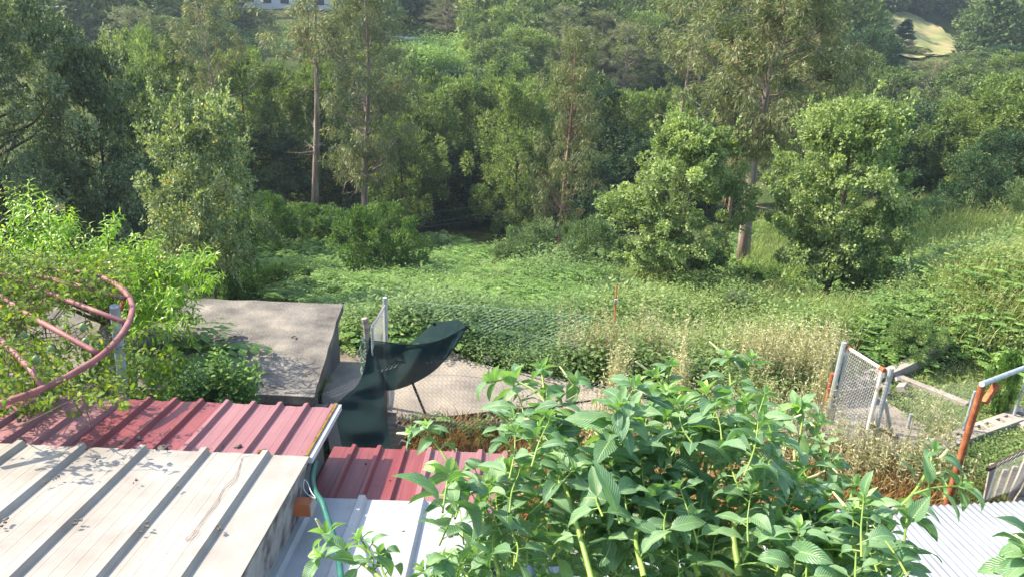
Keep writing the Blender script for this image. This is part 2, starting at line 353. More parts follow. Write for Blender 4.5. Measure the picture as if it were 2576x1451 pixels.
def make_tree(kind,seed,**ov):
    k=dict(KIND[kind]);k.update(ov);r=np.random.default_rng(seed)
    H,R=k['H'],k['R'];z0=H*k['clear']
    T=Geo();n=9;t=np.linspace(0,1,n)
    lean=r.normal(0,.015*H,2)
    tp=np.stack([lean[0]*t**2+.012*H*np.sin(t*5+seed),lean[1]*t**2+.010*H*np.cos(t*4+seed)-.010*H,H*.96*t],1)
    tube(T,tp,k['tr']*(1-t*.88),8)
    # puffs of foliage
    m=k['puffs'];q=r.uniform(0,1,m);ang=r.uniform(0,2*np.pi,m)
    rad=prof(k['p'],q)*R*np.clip(k['core']+(1-k['core'])*np.sqrt(r.uniform(0,1,m)),0,1)
    la=.2 if k.get('lobe') else .27;lump=1+la*np.sin(ang*3+seed+q*4)+la*.7*np.sin(ang*2+q*9+seed)
    rad=rad*lump*np.where(r.uniform(0,1,m)<.2,r.uniform(1.0,1.2,m),1)
    pc=np.stack([np.cos(ang)*rad,np.sin(ang)*rad,z0+(H-z0)*q*.97],1)
    pc[:,:2]+=np.stack([np.interp(pc[:,2],tp[:,2],tp[:,0]),np.interp(pc[:,2],tp[:,2],tp[:,1])],1)
    up_f=.55 if kind.startswith('euc') else .25
    for i in range(min(k['br'],m)):
        P=pc[i];zb=max(P[2]-np.hypot(P[0],P[1])*up_f*r.uniform(.8,2.2)-.2,.04*H+z0*(.9 if kind.startswith('euc') else .4))
        f=zb/(H*.96);B=np.array([np.interp(f,t,tp[:,0]),np.interp(f,t,tp[:,1]),zb])
        mid=(B+P)/2+np.array([0,0,-.05*np.linalg.norm(P-B)])+r.normal(0,.05,3)*np.linalg.norm(P-B)
        rr=k['tr']*(1-f*.85)*.38
        tube(T,smooth_path([B,mid,P],3),np.linspace(rr,rr*.2,7),4,cap=False)
        if kind.startswith('euc'):
            for _ in range(2):
                e=P+r.normal(0,.5,3);tube(T,[mid,(mid+e)/2+r.normal(0,.08,3),e],[rr*.4,rr*.25,rr*.12],3,cap=False)
    if kind.startswith('euc'):      # bare dead twigs below the crown
        for _ in range(k.get('dead',9)):
            zb=r.uniform(.12,.6)*H;f=zb/(H*.96);B=np.array([np.interp(f,t,tp[:,0]),np.interp(f,t,tp[:,1]),zb])
            a=r.uniform(0,6.28);l=r.uniform(.5,1.5)
            e=B+np.array([math.cos(a)*l,math.sin(a)*l,r.uniform(-.1,.9)*l]);mm=(B+e)/2+r.normal(0,.12,3)
            tube(T,smooth_path([B,mm,e],3),np.linspace(.03,.008,7),4,cap=False)
            for _ in range(3):
                e2=mm+(e-mm)*r.uniform(0,.8)+r.normal(0,.3,3);tube(T,[mm,e2],[.012,.005],3,cap=False)
    Cc=Geo()
    per=k['per'];pr=np.array(k['pr'])*r.uniform(.5,1.3,(m,1))
    I=np.repeat(np.arange(m),per)
    d=unit(r.normal(0,1,(len(I),3)));rr=r.uniform(.25,1,len(I))**.5
    off=d*rr[:,None]*pr[I]
    P=pc[I]+off
    out=unit(pc[I]-np.array([0,0,z0+(H-z0)*.4])+1e-6)
    D=d*.8+out*.5+r.normal(0,.5,d.shape);D[:,2]-=k['droop']*(1.0 if k['droop']>0 else .8)
    Nn=out*.5+d*.5+np.array([0,0,.7])+r.normal(0,.45,d.shape)
    if kind.startswith('euc'): Nn=r.normal(0,1,d.shape)
    tint=np.clip(.42+r.normal(0,.16,m)[I]+r.normal(0,.2,len(I))+(r.uniform(0,1,len(I))<.006)*.6*(kind[:3]=='euc'),0,1)
    L=k['L']*r.uniform(.7,1.35,len(I))
    if k.get('lobe'):   # leafy twigs that break the outline
        I2=np.repeat(np.arange(0,m,2),26);tt=r.uniform(0,1,len(I2));dv=unit(r.normal(0,1,(m,3))+unit(pc-np.array([0,0,H*.4]))*1.4+np.array([0,0,.3]))[I2]
        P2=pc[I2]+dv*(.25+.55*tt)[:,None]+r.normal(0,.035,(len(I2),3));P=np.vstack([P,P2]);D=np.vstack([D,dv+r.normal(0,.7,P2.shape)]);Nn=np.vstack([Nn,r.normal(0,.5,P2.shape)+[0,0,1]]);tint=np.concatenate([tint,np.clip(r.normal(.6,.18,len(P2)),0,1)]);L=np.concatenate([L,k['L']*r.uniform(.7,1.3,len(P2))])
    keep=P[:,2]>.05
    P,D,Nn,L,tint=P[keep],D[keep],Nn[keep],L[keep],tint[keep]
    cards(Cc,P,D,Nn,L,L*k['W']/k['L'],tint,tmpl='lobe' if k.get('lobe') else 'rh')
    return T.mesh('trunk',MT[k['bark']],True),Cc.mesh('crown',MT[k['mat']]),k
_cache={}
def plant_tree(name,label,cat,kind,px,bpy_,d,toppy,wpx,variant=0,group=None,unique=None,rot=None,parts=('trunk','crown'),**ov):
    """tree whose foot stands on the ground near picture column px at distance d; height and spread in metres follow from its extent"""
    P=U(px,bpy_,d);x,y=P[0],P[1]
    if kind.startswith('acacia'): wpx*=1.15
    z=tz(x,y)
    ztop=z_for(x,y,toppy);H=ztop-z;Wd=wpx*d/F/2
    key=(kind,variant,unique,tuple(sorted(ov.items())))
    if key not in _cache: _cache[key]=make_tree(kind,hash((variant,len(kind)))%1000+17 if unique is None else unique,**ov)
    T,Cc,k=_cache[key]
    sx=Wd/(k['R']*1.12);sz=H/k['H']
    o=thing(name,label,cat,(x,y,z-.05),group,random.uniform(0,6.28) if rot is None else rot,(sx,sx,sz))
    link(parts[0],T,o);link(parts[1],Cc,o)
    return o
E='tall eucalyptus tree ';A='acacia tree '
# --- eucalypts that stand free in front of the woodland
for i,a in enumerate([
 ('slender eucalyptus with bare forked upper limbs, left of the pair of tall pale trunks',575,560,34,-60,210,'euc_thin',dict(clear=.55,dead=14,tr=.15)),
 ('tall eucalyptus with a long clean leaning trunk and sparse crown high up',790,535,38,-140,300,'euc_thin',dict(clear=.62,dead=9,tr=.17)),
 ('bushy tall eucalyptus with grey foliage down its pale trunk and bare twigs at the foot',920,545,36,-90,270,'euc',dict(clear=.22,dead=26,tr=.20,puffs=210,per=110)),
 ('eucalyptus of middle height with a red-brown trunk foot in the centre of the view',1418,625,33,55,210,'euc',dict(clear=.15,dead=20,bark='eucbark_red',tr=.20,puffs=210)),
 ('eucalyptus with a thin white trunk rising behind the round broadleaf tree',1700,560,33,-80,260,'euc_thin',dict(clear=.66,dead=8,tr=.14)),
 ('largest eucalyptus with a thick grey trunk and a wide drooping crown at the upper right',1858,672,26,-130,430,'euc',dict(clear=.42,dead=12,tr=.30,puffs=300,per=150,R=3.2)),
 ('eucalyptus with a peeling orange-red trunk just left of the thick trunk',1808,640,30,60,250,'euc',dict(clear=.40,dead=12,bark='eucbark_red',tr=.14)),
 ('short leafy eucalyptus filling the gap right of the thick trunk',1985,640,29,30,300,'euc',dict(clear=.35,dead=6,tr=.13,puffs=130))]):
    plant_tree('eucalyptus_tree',a[0],'eucalyptus',a[6],a[1],a[2],a[3],a[4],a[5],i,unique=100+i*7,rot=i*1.3,group='free-standing eucalyptus trees',**a[7])
# --- broadleaf trees
for i,a in enumerate([
 ('oak_tree','round light green oak on a thin trunk behind the rusty stake',1690,745,20,292,345,'oak',dict(puffs=210,pr=(.33,.33,.24),clear=.10),'oak'),
 ('oak_tree','wide light green oak with a short dark trunk, nearest the fern bank on the right',2065,772,19,245,385,'oak',dict(puffs=240,R=2.4,clear=.2,tr=.12,pr=(.34,.34,.24)),'oak'),
 ('walnut_tree','speckled yellow-green walnut tree on a thin grey trunk behind the concrete slab',548,745,18,222,300,'oak',dict(mat='mixleaf',per=120,puffs=210,L=.10,clear=.2,tr=.07),'walnut tree'),
 ('cork_oak_tree','huge dark green tree filling the upper left corner',10,560,23,-190,640,'oak',dict(mat='bigtree',bark='darkbark',H=9,R=4.2,puffs=620,per=200,pr=(.38,.38,.30),L=.085,W=.047,tr=.2,br=45,clear=.12),'oak'),
 ('cork_oak_tree','dark green tree low at the left, between the huge dark tree and the walnut',290,600,24.5,100,360,'oak',dict(mat='bigtree',bark='darkbark',puffs=260,per=190,L=.10,W=.055,H=6,R=2.8),'oak')]):
    plant_tree(a[0],a[1],a[9],a[7],a[2],a[3],a[4],a[5],a[6],i,unique=300+i*11,rot=i*2.1,**a[8])
# --- acacias along the front edge of the woodland
ac=[(455,600,40,85,190,'A',0),(395,600,44,70,160,'A',1),(640,560,43,130,210,'A',2),(520,590,41,150,200,'A',1),(720,560,46,165,200,'A',0),(815,550,46,150,190,'A',2),(860,560,50,175,170,'D',1),
 (1010,590,40,290,190,'A',1),(945,575,44,240,190,'D',0),(1060,575,48,175,230,'A',0),(1130,570,51,190,210,'A',1),(1205,570,52,195,200,'A',2),(1160,560,56,180,240,'D',1),
 (1300,565,44,205,200,'A',2),(1375,560,47,190,220,'A',0),(1290,560,40,330,160,'A',1),(1460,560,46,200,220,'D',0),(1550,560,47,225,190,'A',1),(1640,560,48,228,180,'A',2),(1590,560,44,330,230,'D',2),
 (1720,560,47,235,190,'A',0),(1250,570,58,150,210,'A',0),(1240,575,49,330,190,'D',2),(1110,575,46,360,170,'D',0),(2455,500,40,190,230,'A',2),(2560,500,38,205,240,'A',0),(2380,520,42,250,190,'A',1),(2290,530,44,260,200,'D',1),
 (2180,540,42,300,210,'D',0),(2520,500,36,330,200,'D',2),(2100,540,46,230,220,'A',1),(1770,560,43,330,200,'D',1),(700,560,42,330,200,'D',1),(1450,560,40,380,180,'D',1)]
word={0:'broad',1:'narrow',2:'lumpy'};
lab=['yellow-green acacia tops above the walnut','pale acacia behind the huge dark tree edge','acacia between the first slender eucalyptus and the leaning one','low acacia behind the walnut crown','acacia behind the leaning eucalyptus trunk','acacia between the two tall pale trunks, lit yellow-green','dim acacia behind the bushy eucalyptus',
 'bright-edged acacia right of the bushy eucalyptus foot','dark acacia hidden behind the bushy eucalyptus','acacia below the bright vine terrace','acacia left of the dark gap in the woodland','acacia over the dark gap in the woodland','dark acacia deep in the gap left of centre',
 'tall acacia right of the dark gap','acacia directly left of the central eucalyptus','low yellow-green acacia hanging into the dark gap','dark acacia behind the central eucalyptus','acacia right of the central eucalyptus','acacia between the central eucalyptus and the white trunk','low dark acacia left of the round oak',
 'acacia behind the thin white trunk','distant acacia peeping over the centre row','dark low acacia at the gap beside the wires','dark low acacia left in the gap','big yellow-green acacia near the right edge','yellow-green acacia cut by the right edge','acacia left of the big one near the right edge','dark acacia under the pasture clearing',
 'dark acacia right of the wide oak','low dark acacia by the right edge','acacia behind the wide drooping eucalyptus','dark acacia behind the round oak top','dark acacia behind the leaning trunk foot','low dark acacia behind the central red-brown trunk']
for a,l in zip(ac,lab):
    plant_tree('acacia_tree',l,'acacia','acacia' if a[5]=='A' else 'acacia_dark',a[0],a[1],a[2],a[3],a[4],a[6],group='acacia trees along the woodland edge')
# --- second belt, 60 to 110 m
belt=[(1230,300,75,60,100,'r',0),(1250,300,78,20,130,'A',1),(1130,130,100,-30,140,'e',1),(1310,280,70,70,190,'A',2),(1270,280,66,100,220,'r',1),(1420,260,78,10,180,'e',0),(1500,250,82,20,160,'e',2),(1560,240,76,50,160,'e',1),
 (1620,250,80,30,160,'A',0),(1380,250,88,-20,170,'A',1),(1480,250,92,-30,180,'e',1),(1700,260,86,0,180,'e',0),(1780,250,80,40,180,'r',0),(2180,220,72,70,160,'D',0),(2150,240,62,130,170,'r',1),
 (2240,260,60,170,190,'r',0),(2330,250,64,140,200,'e',2),(2420,250,58,170,220,'r',1),(2520,260,66,130,200,'A',1),(2300,160,100,118,80,'r',1),(2190,160,96,105,100,'D',2),(2460,150,84,130,150,'r',0),(2540,150,90,110,150,'D',1),
 (480,200,80,20,150,'D',1),(430,220,76,40,150,'r',0),(640,150,96,20,150,'r',1),(880,150,90,30,160,'r',0),(350,220,70,10,160,'e',1),(1075,120,100,60,60,'r',1),(560,200,70,60,150,'D',0),(970,200,70,110,130,'A',2),(1120,60,104,-30,120,'e',0),(830,180,75,100,140,'D',1)]
bl=['rounded tree beside the vine terrace','tall acacia column above the rounded tree','grey eucalyptus by the red brick hut','twin-topped acacia in the centre distance','dome-shaped tree with a shaded right flank in the centre','grey-green eucalyptus high in the centre','distant eucalyptus right of centre','eucalyptus behind the central woodland row',
 'acacia between the far eucalypts','far acacia at the top edge, centre','far grey eucalyptus at the top edge','eucalyptus behind the thin white trunk','rounded tree left of the wide drooping crown','dark tree left of the pasture','round tree under the pasture, left','round olive-toned tree below the pasture','thin eucalyptus below the pasture','broad round tree below the pasture, right','acacia at the right, middle distance','small round tree at the foot of the pasture','dark acacia on the left side of the pasture','round tree at the right foot of the pasture','dark acacia beyond the right foot of the pasture',
 'dark tree above the walnut top','round tree beside the huge dark tree','round tree below the white building','round tree between the tall pale trunks, far off','grey eucalyptus behind the huge dark tree','small round tree left of the brick hut','dark tree left of the slender eucalyptus','yellow acacia under the brick hut','eucalyptus above the brick hut','dark tree under the low white wall']
for a,l in zip(belt,bl):
    kd={'r':'round','A':'acacia','e':'euc','D':'acacia_dark'}[a[5]]
    nm={'r':'round_tree','A':'acacia_tree','e':'eucalyptus_tree','D':'acacia_tree'}[a[5]]
    ov=dict(clear=.12) if kd=='euc' else {}
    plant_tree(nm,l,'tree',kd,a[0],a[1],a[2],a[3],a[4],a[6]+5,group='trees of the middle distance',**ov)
plant_tree('pine_tree','blue-green conifer with tiered boughs in front of the pasture','conifer','pine',2262,150,104,48,80)
# --- bushes on the slope
for i,a in enumerate([
 ('dark_bush','dark upright shrub at the woodland edge behind the walnut trunk',685,665,27,488,150,'bush','bush'),
 ('bush','wide green shrub under the leaning eucalyptus trunk',800,640,29,515,230,'bush','bush'),
 ('bush','large green shrub in front of the bushy eucalyptus foot, at the edge of the ferns',965,700,24,518,230,'bush','bush'),
 ('cypress_shrub','tall narrow green shrub beside the concrete slab',605,735,19.5,530,150,'bush','bush'),
 ('bush','soft pale green shrub left of the central eucalyptus foot',1335,670,27,560,190,'willow','willow'),
 ('bush','low pale shrub in front of the soft green one, centre',1270,680,27,620,100,'willow','willow'),
 ('bush','pale shrub right of the central eucalyptus foot',1495,700,24,555,190,'willow','willow'),
 ('bush','pale tall shrub between the eucalyptus foot and round oak',1440,640,30,560,120,'willow','willow'),
 ('grey_bush','grey-leaved shrub between the two oaks, near the tall dry grass',1843,840,17,735,120,'willow','greybush'),
 ('grey_bush','low grey shrub left of the round grey-leaved shrub',1760,850,16.5,790,110,'willow','greybush'),
 ('bush','dark feathery shrub near the right edge under the acacias',2425,590,30,395,200,'willow','acacia_dark'),
 ('bush','feathery shrub at the right edge of the slope',2560,590,28,460,160,'willow','willow'),
 ('bush','green shrub right behind the wide oak',2220,640,27,520,170,'willow','bush'),
 ('bush','green shrub between the dark feathery shrub and the oak',2330,620,28,500,150,'willow','willow'),
 ('bush','leafy bright shrub on the fern bank right of the gate',2290,905,14.2,800,150,'bush','herb'),
 ('bush','bright green shrub higher on the fern bank, right',2300,790,17.5,720,130,'bush','herb'),
 ('bush','little yellow-green shrub in the dry grass near the right edge',2528,945,12.4,885,75,'bush','citrus'),
 ('bush','dark green shrub filling the space between the two wide shrubs, below the pale trunks',880,640,30,540,170,'bush','bush'),
 ('bush','dark low shrub at the mouth of the woodland gap',1090,640,31,590,140,'bush','acacia_dark'),
 ('bramble_mound','dark bramble mound just behind the green wire mesh, beside the shade cloth',1085,835,16.6,765,170,'bush','bush'),
 ('bramble_mound','low mound of pale brambles in the middle of the fern slope',1240,740,21.5,690,170,'willow','herb'),
 ('bramble_mound','green bramble mound in front of the round oak, left side',1560,765,18.6,700,150,'bush','willow'),
 ('bramble_mound','dark mound of weeds between the two oaks at the foot of the thick trunk',1870,745,21,665,200,'willow','bush'),
 ('bramble_mound','bramble mound right of the wide oak trunk in its shade',2200,745,19.5,655,210,'bush','bush'),
 ('bramble_mound','pale weedy mound high on the right slope',2440,720,20.5,660,190,'willow','herb'),
 ('bramble_mound','bramble mound at the left foot of the fern slope below the narrow shrub',740,735,21,670,170,'bush','bush'),
 ('bramble_mound','leafy mound behind the rusty stake among the tall grass',1480,820,16.8,770,150,'bush','herb'),
 ('bush','shadowed low shrub beside the tall narrow one',690,745,20.5,665,90,'willow','bush'),
 ('bush','low shrub in the ferns behind the concrete slab',770,750,20,700,80,'willow','willow')]):
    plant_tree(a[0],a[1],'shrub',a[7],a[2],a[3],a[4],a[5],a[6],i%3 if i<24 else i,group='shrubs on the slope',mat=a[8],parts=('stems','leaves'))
# --- far-off woodland, one mass
def woodland():
    r=np.random.default_rng(99);g=Geo();T=Geo()
    protos=[]
    for s in range(5):
        m=46;q=r.uniform(.05,1,m);a=r.uniform(0,6.28,m);rad=prof('acacia',q)*r.uniform(.3,1,m)*(1+.3*np.sin(3*a+s))
        pc=np.stack([np.cos(a)*rad,np.sin(a)*rad,q],1);per=48;I=np.repeat(np.arange(m),per)
        d=unit(r.normal(0,1,(len(I),3)));off=d*np.array([.27,.27,.085])
        protos.append((pc[I]+off,d,r.normal(0,.13,m)[I]))
    n=0;pts=[]
    tries=0
    while n<760 and tries<40000:
        tries+=1
        y=r.uniform(84,178);x=r.uniform(-.78,.82)*y
        if inpoly(np.array([x]),np.array([y]),MEADOW)[0]: continue
        z=tz(x,y);p=px_of((x,y,z))
        if 960<p[0]<1200 and p[1]>60 and y<112: continue
        if 560<p[0]<900 and y<132: continue
        if p[0]>2150 and (y<104 or (p[0]<2450 and y<150)): continue
        if pts and min((x-a)**2+(y-b)**2 for a,b in pts)<3.9**2: continue
        # keep the sight line to the pasture open
        pts.append((x,y));n+=1
        P,d,tp=protos[r.integers(5)];k_=slice(None) if y<130 else slice(None,None,2);P,d,tp=P[k_],d[k_],tp[k_];H=r.uniform(6,10)*(1+.15*(y>170));R=r.uniform(2.3,3.6)
        V=P*np.array([R,R,H])+np.array([x,y,z]);D=d+r.normal(0,.5,d.shape)+np.array([0,0,.2])
        cards(g,V,D,d+np.array([0,0,.8])+r.normal(0,.4,d.shape),r.uniform(.35,.7,len(V))*(1+y*.0022),r.uniform(.18,.36,len(V))*(1+y*.002),np.clip(r.choice([.15,.3,.45,.6,.72])+tp+r.normal(0,.12,len(V)),0,.95))
    o=g.obj('woodland',MT['far']);tag(o,'dense mixed woodland covering the far hillside up to the top of the view','woodland',kind='stuff')
woodland()
# ------------------------------------------------------------------ ground cover
PADPX=[(835,878),(925,878),(1000,890),(1120,884),(1160,900),(1240,922),(1400,955),(1560,985),(1800,1015),(2060,1020),(2090,960),(2150,955),(2215,1000),(2330,1070),(2345,1120),(2280,1150),(2100,1105),(1700,1090),(1300,1075),(1000,1060),(960,1120),(830,1130),(810,1000)]
PADW=np.array([onz(a,b,GZ+.09)[:2] for a,b in PADPX])
def clumps(g,xy,h,w,nb,mode,tn=.5,r=rng,lean=.35,lift=0.,pad=True):
    """mode 'blade': narrow upright blades; 'fern': feathery fronds; 'leafy': small leaves on stems; 'oat': stems with seed heads"""
    if pad:
        kp=~inpoly(xy[:,0],xy[:,1],PADW);xy=xy[kp]
        if np.ndim(h): h=h[kp]
    n=len(xy);z=terr(xy[:,0],xy[:,1]);B=np.column_stack([xy,z-.02+lift])
    h=np.broadcast_to(h,(len(xy),)) if np.ndim(h)==0 else h
    if mode in('fern','leafy','blade'): h=h*(1+.4*np.sin(xy[:,0]*1.3+2*np.sin(xy[:,1]*.7))*np.sin(xy[:,1]*.9+xy[:,0]*.4))
    for k in range(nb):
        a=r.uniform(0,6.283,n);ln=r.uniform(.1,1,n)*lean
        D=unit(np.column_stack([np.cos(a)*ln,np.sin(a)*ln,np.ones(n)]));L=h*r.uniform(.6,1.25,n)
        P=B+np.column_stack([r.normal(0,w,n),r.normal(0,w,n),np.zeros(n)])
        tint=np.clip(tn+.16*(np.sin(xy[:,0]*.8+xy[:,1]*.35)*np.sin(xy[:,1]*.55-xy[:,0]*.25+1))+r.normal(0,.17,n),0,1)
        side=np.column_stack([-np.sin(a),np.cos(a),np.zeros(n)])
        if mode=='blade':
            S=side*.0085*np.maximum(1,h)[:,None];D2=unit(D+np.column_stack([np.cos(a),np.sin(a),-.3*np.ones(n)])*.45)
            mid=P+D*L[:,None]*.6;tip=mid+D2*L[:,None]*.4
            V=np.stack([P-S,P+S,mid+S*.8,mid-S*.8,tip],1);b=np.arange(n)[:,None]*5
            q=g.n;g.add(V.reshape(-1,3),b+np.array([0,1,2,3]),tint)
            g.f[3].append(b+np.array([3,2,4])+q);g.t[3].append(tint);g.m[3].append(np.zeros(n,int))
        elif mode=='fern':
            out=np.column_stack([np.cos(a),np.sin(a),np.zeros(n)]);el=r.uniform(.25,.95,n)
            base=P+np.array([0,0,1])*(h*.35)[:,None]
            ax0=unit(out*np.cos(el)[:,None]+np.array([0,0,1])*np.sin(el)[:,None])
            for i in range(7):
                t=i/6.5;c=base+ax0*(L*t)[:,None]-np.array([0,0,1])*(L*.38*t*t)[:,None]
                wl=L*(.34*(1-t)**.8+.03)*(1 if i else .8)
                axd=unit(ax0-np.array([0,0,1])*.76*t)
                for sg in (-1,1):
                    dd=unit(side*sg+axd*.45-np.array([0,0,.18]))
                    cards(g,c,dd,np.array([0,0,1.])+axd*.4+r.normal(0,.12,(n,3)),wl,L*.105,np.clip(tint+.08*(t-.5),0,1))
        elif mode=='leafy':
            for i in range(6):
                t=(i+1)/6;c=P+D*(L*t)[:,None];aa=a+i*2.4
                dd=np.column_stack([np.cos(aa),np.sin(aa),r.uniform(-.3,.7,n)])
                cards(g,c,dd,np.array([0,0,1.])+r.normal(0,.3,(n,3)),L*.10+.03,L*.04+.013,np.clip(tint+r.normal(0,.1,n),0,1))
        elif mode=='oat':
            S=side*.005;top=P+D*L[:,None]
            b=np.arange(n)[:,None]*4
            g.add(np.stack([P-S,P+S,top+S*.5,top-S*.5],1).reshape(-1,3),b+np.array([0,1,2,3]),tint*.8)
            for i in range(9):
                t=.58+.42*i/8;c=P+D*(L*t)[:,None]+r.normal(0,.012,(n,3));aa=r.uniform(0,6.28,n)
                dd=np.column_stack([np.cos(aa),np.sin(aa),r.uniform(-1.2,.4,n)])
                cards(g,c,dd,r.normal(0,1,(n,3)),.06+.05*(1-t),.014,np.clip(tint+.2+r.normal(0,.1,n),0,.97))
def wp(*pts): return poly_world(pts)
def near_bias(P,n,pw=1.0):
    q=scatter_poly(P,n*3);w_=(1/np.maximum(q[:,1],4))**pw;w_/=w_.sum();return q[rng.choice(len(q),n,replace=False,p=w_)]
def cover(name,label,mat,cat='ground cover'):
    def fin(g): o=g.obj(name,MT[mat]);tag(o,label,cat,kind='stuff');return o
    return fin
VAL=wp((850,780),(560,740),(640,650),(1040,640),(1150,610),(1400,690),(1560,640),(2100,560),(2600,520),(2650,760),(2650,960),(2450,930),(2250,930),(2100,880),(1800,860),(1560,850),(1150,880),(860,880))
g=Geo()
q=near_bias(VAL,13000,1.1)
k=(np.sin(q[:,0]*.55+1)+np.sin(q[:,1]*.5+q[:,0]*.3)+rng.normal(0,.5,len(q)))
right=q[:,0]>4
q1=q[(~right)|(k>-.6)]
rgt=q1[:,0]>4.5+.12*(q1[:,1]-14)
clumps(g,q1[~rgt],.45+.0045*q1[~rgt][:,1],.12,5,'fern',.5,lean=.5)
clumps(g,q1[rgt],.46,.12,5,'fern',.6,lean=.5)
cover('ferns','bright green bracken covering the slope below the concrete pad','fern','ferns')(g)
g=Geo();q=near_bias(VAL,7000,1.0);clumps(g,q,.5,.15,3,'leafy',.5,lean=.5)
Pw=wp((1250,640),(1560,640),(1560,760),(1250,720));q=scatter_poly(Pw,800);clumps(g,q,.7,.15,3,'leafy',.4,lean=.5)
Pw=wp((860,880),(860,800),(1450,800),(1520,960),(1130,880));q=scatter_poly(Pw,3200);clumps(g,q,.5,.12,3,'leafy',.35,lean=.5)
Pw=wp((1440,790),(1800,760),(2110,870),(2090,1000),(1600,960),(1420,900));q=scatter_poly(Pw,2600);clumps(g,q,.55,.12,3,'leafy',.5,lean=.5)
Pw=wp((2150,800),(2300,690),(2640,560),(2660,900),(2300,940));q=near_bias(Pw,1300);clumps(g,q,.42,.12,3,'leafy',.65,lean=.5)
Pw=wp((2230,950),(2400,930),(2640,900),(2640,1200),(2300,1200));q=scatter_poly(Pw,2600);clumps(g,q,.16,.1,3,'leafy',.6,lean=.8)
q=np.array([ground(x_,np.interp(x_,[1130,1240,1400,1560,1800,2080],[888,912,944,972,1002,1005]))[:2] for x_ in rng.uniform(1130,2085,420)]);q=q+rng.normal(0,.12,q.shape);clumps(g,q,.55,.12,4,'leafy',.45,lean=.5)
cover('undergrowth','low leafy weeds between the bracken on the slope','herb','undergrowth')(g)
g=Geo()
Pw=wp((2300,700),(2640,600),(2660,900),(2380,860));q=near_bias(Pw,6000);clumps(g,q,.42,.12,4,'blade',.72,lean=.6)
Pw=wp((1900,560),(2620,500),(2640,640),(2200,640),(1950,760),(1850,700));q=near_bias(Pw,5200);clumps(g,q,.8,.15,4,'blade',.45,lean=.45)
Pw=wp((1540,700),(1900,700),(2150,800),(2120,960),(1500,960));q=scatter_poly(Pw,3600);clumps(g,q,.6,.12,4,'blade',.5,lean=.5)
Pw=wp((2120,900),(2330,930),(2600,850),(2640,1280),(2230,1240),(2180,1000));q=near_bias(Pw,9000);clumps(g,q,.13,.10,5,'blade',.55,lean=1.1)
Pw=wp((790,860),(850,850),(845,920),(800,1010),(780,1000));q=scatter_poly(Pw,240);clumps(g,q,.35,.05,6,'blade',.4,lean=.5)
cover('green_grass','green grass on the terrace and the upper slope','grass','grass')(g)
g=Geo()
Pw=wp((1410,905),(1680,935),(1680,985),(1560,968),(1420,940));q=scatter_poly(Pw,170);clumps(g,q,.85,.10,3,'oat',.45,lean=.22)
Pw=wp((1400,850),(1560,860),(1800,900),(2110,900),(2090,1010),(1900,985),(1600,960),(1420,930));q=scatter_poly(Pw,110);clumps(g,q,.85,.10,3,'oat',.45,lean=.22)
Pw=wp((1850,925),(2110,925),(2085,1010),(1880,998));q=scatter_poly(Pw,230);clumps(g,q,.95,.10,3,'oat',.5,lean=.22)
Pw=wp((1270,960),(1500,1000),(1900,1040),(2080,1080),(2200,1240),(1500,1250),(1250,1120));q=scatter_poly(Pw,330);clumps(g,q,.7,.12,3,'oat',.45,lean=.25)
Pw=wp((2180,1040),(2330,1060),(2420,1260),(2100,1260));q=scatter_poly(Pw,180);clumps(g,q,.65,.10,3,'oat',.5,lean=.35)
q=np.array([ground(*p)[:2] for p in ((1548,1060),(1560,1050),(1540,1040),(1700,1030),(1705,1040),(1690,1020),(1535,1050),(2040,1050),(2050,1040))]);q=np.repeat(q,6,0);clumps(g,q,1.15,.05,4,'oat',.62,lean=.1,pad=False)
Pw=wp((1500,1060),(2080,1085),(2080,1110),(1500,1090));q=scatter_poly(Pw,90);clumps(g,q,.8,.08,4,'oat',.5,lean=.2,pad=False)
cover('tall_dry_grass','tall straw-coloured oat grass along the pad behind the net','dry','dry grass')(g)
g=Geo()
Pw=wp((1000,1120),(1000,1060),(1280,1060),(1900,1120),(2200,1110),(2380,1290),(1300,1330),(1050,1180));q=scatter_poly(Pw,5200);clumps(g,q,.30,.10,5,'blade',.5,lean=1.0)
Pw=wp((2220,1000),(2420,1060),(2600,1100),(2620,1280),(2250,1280));q=scatter_poly(Pw,900);clumps(g,q,.12,.10,5,'blade',.6,lean=1.2)
Pw=wp((1590,745),(1700,735),(1780,790),(1640,830));q=scatter_poly(Pw,420);clumps(g,q,.4,.12,5,'blade',.55,lean=.8)
cover('dead_weeds','brown dead weeds and straw on the bank behind the sheds','drybrown','dead weeds')(g)
g=Geo()
Pw=wp((1560,760),(1900,740),(2100,860),(2100,960),(1600,940));q=scatter_poly(Pw,900);clumps(g,q,.45,.1,5,'blade',.45,lean=.8)
Pw=wp((2230,940),(2600,880),(2620,1200),(2250,1220));q=scatter_poly(Pw,1500);clumps(g,q,.11,.1,5,'blade',.5,lean=1.1)
cover('short_dry_grass','short yellowed grass on the terrace and bank','dry','dry grass')(g)
g=Geo()     # green bracken and weeds right behind the lower shed
Pw=wp((1060,1040),(1260,1010),(1300,1060),(1260,1120),(1080,1130));q=scatter_poly(Pw,22);clumps(g,q,.40,.08,4,'fern',.25,lean=.5)
cover('roadside_ferns','small bracken growing on the weedy bank behind the lower shed roof','fern','ferns')(g)
# terraced vine leaves far off
g=Geo();q=scatter_poly(TERR,2200);clumps(g,q,1.9,.5,3,'leafy',.85,lean=.5)
q2=scatter_poly(wp((560,70),(900,70),(980,150),(600,150)),900);clumps(g,q2,1.3,.6,3,'leafy',.6,lean=.5)
cover('vineyard','bright green vines on the far terrace below the brick hut','fern','vines')(g)

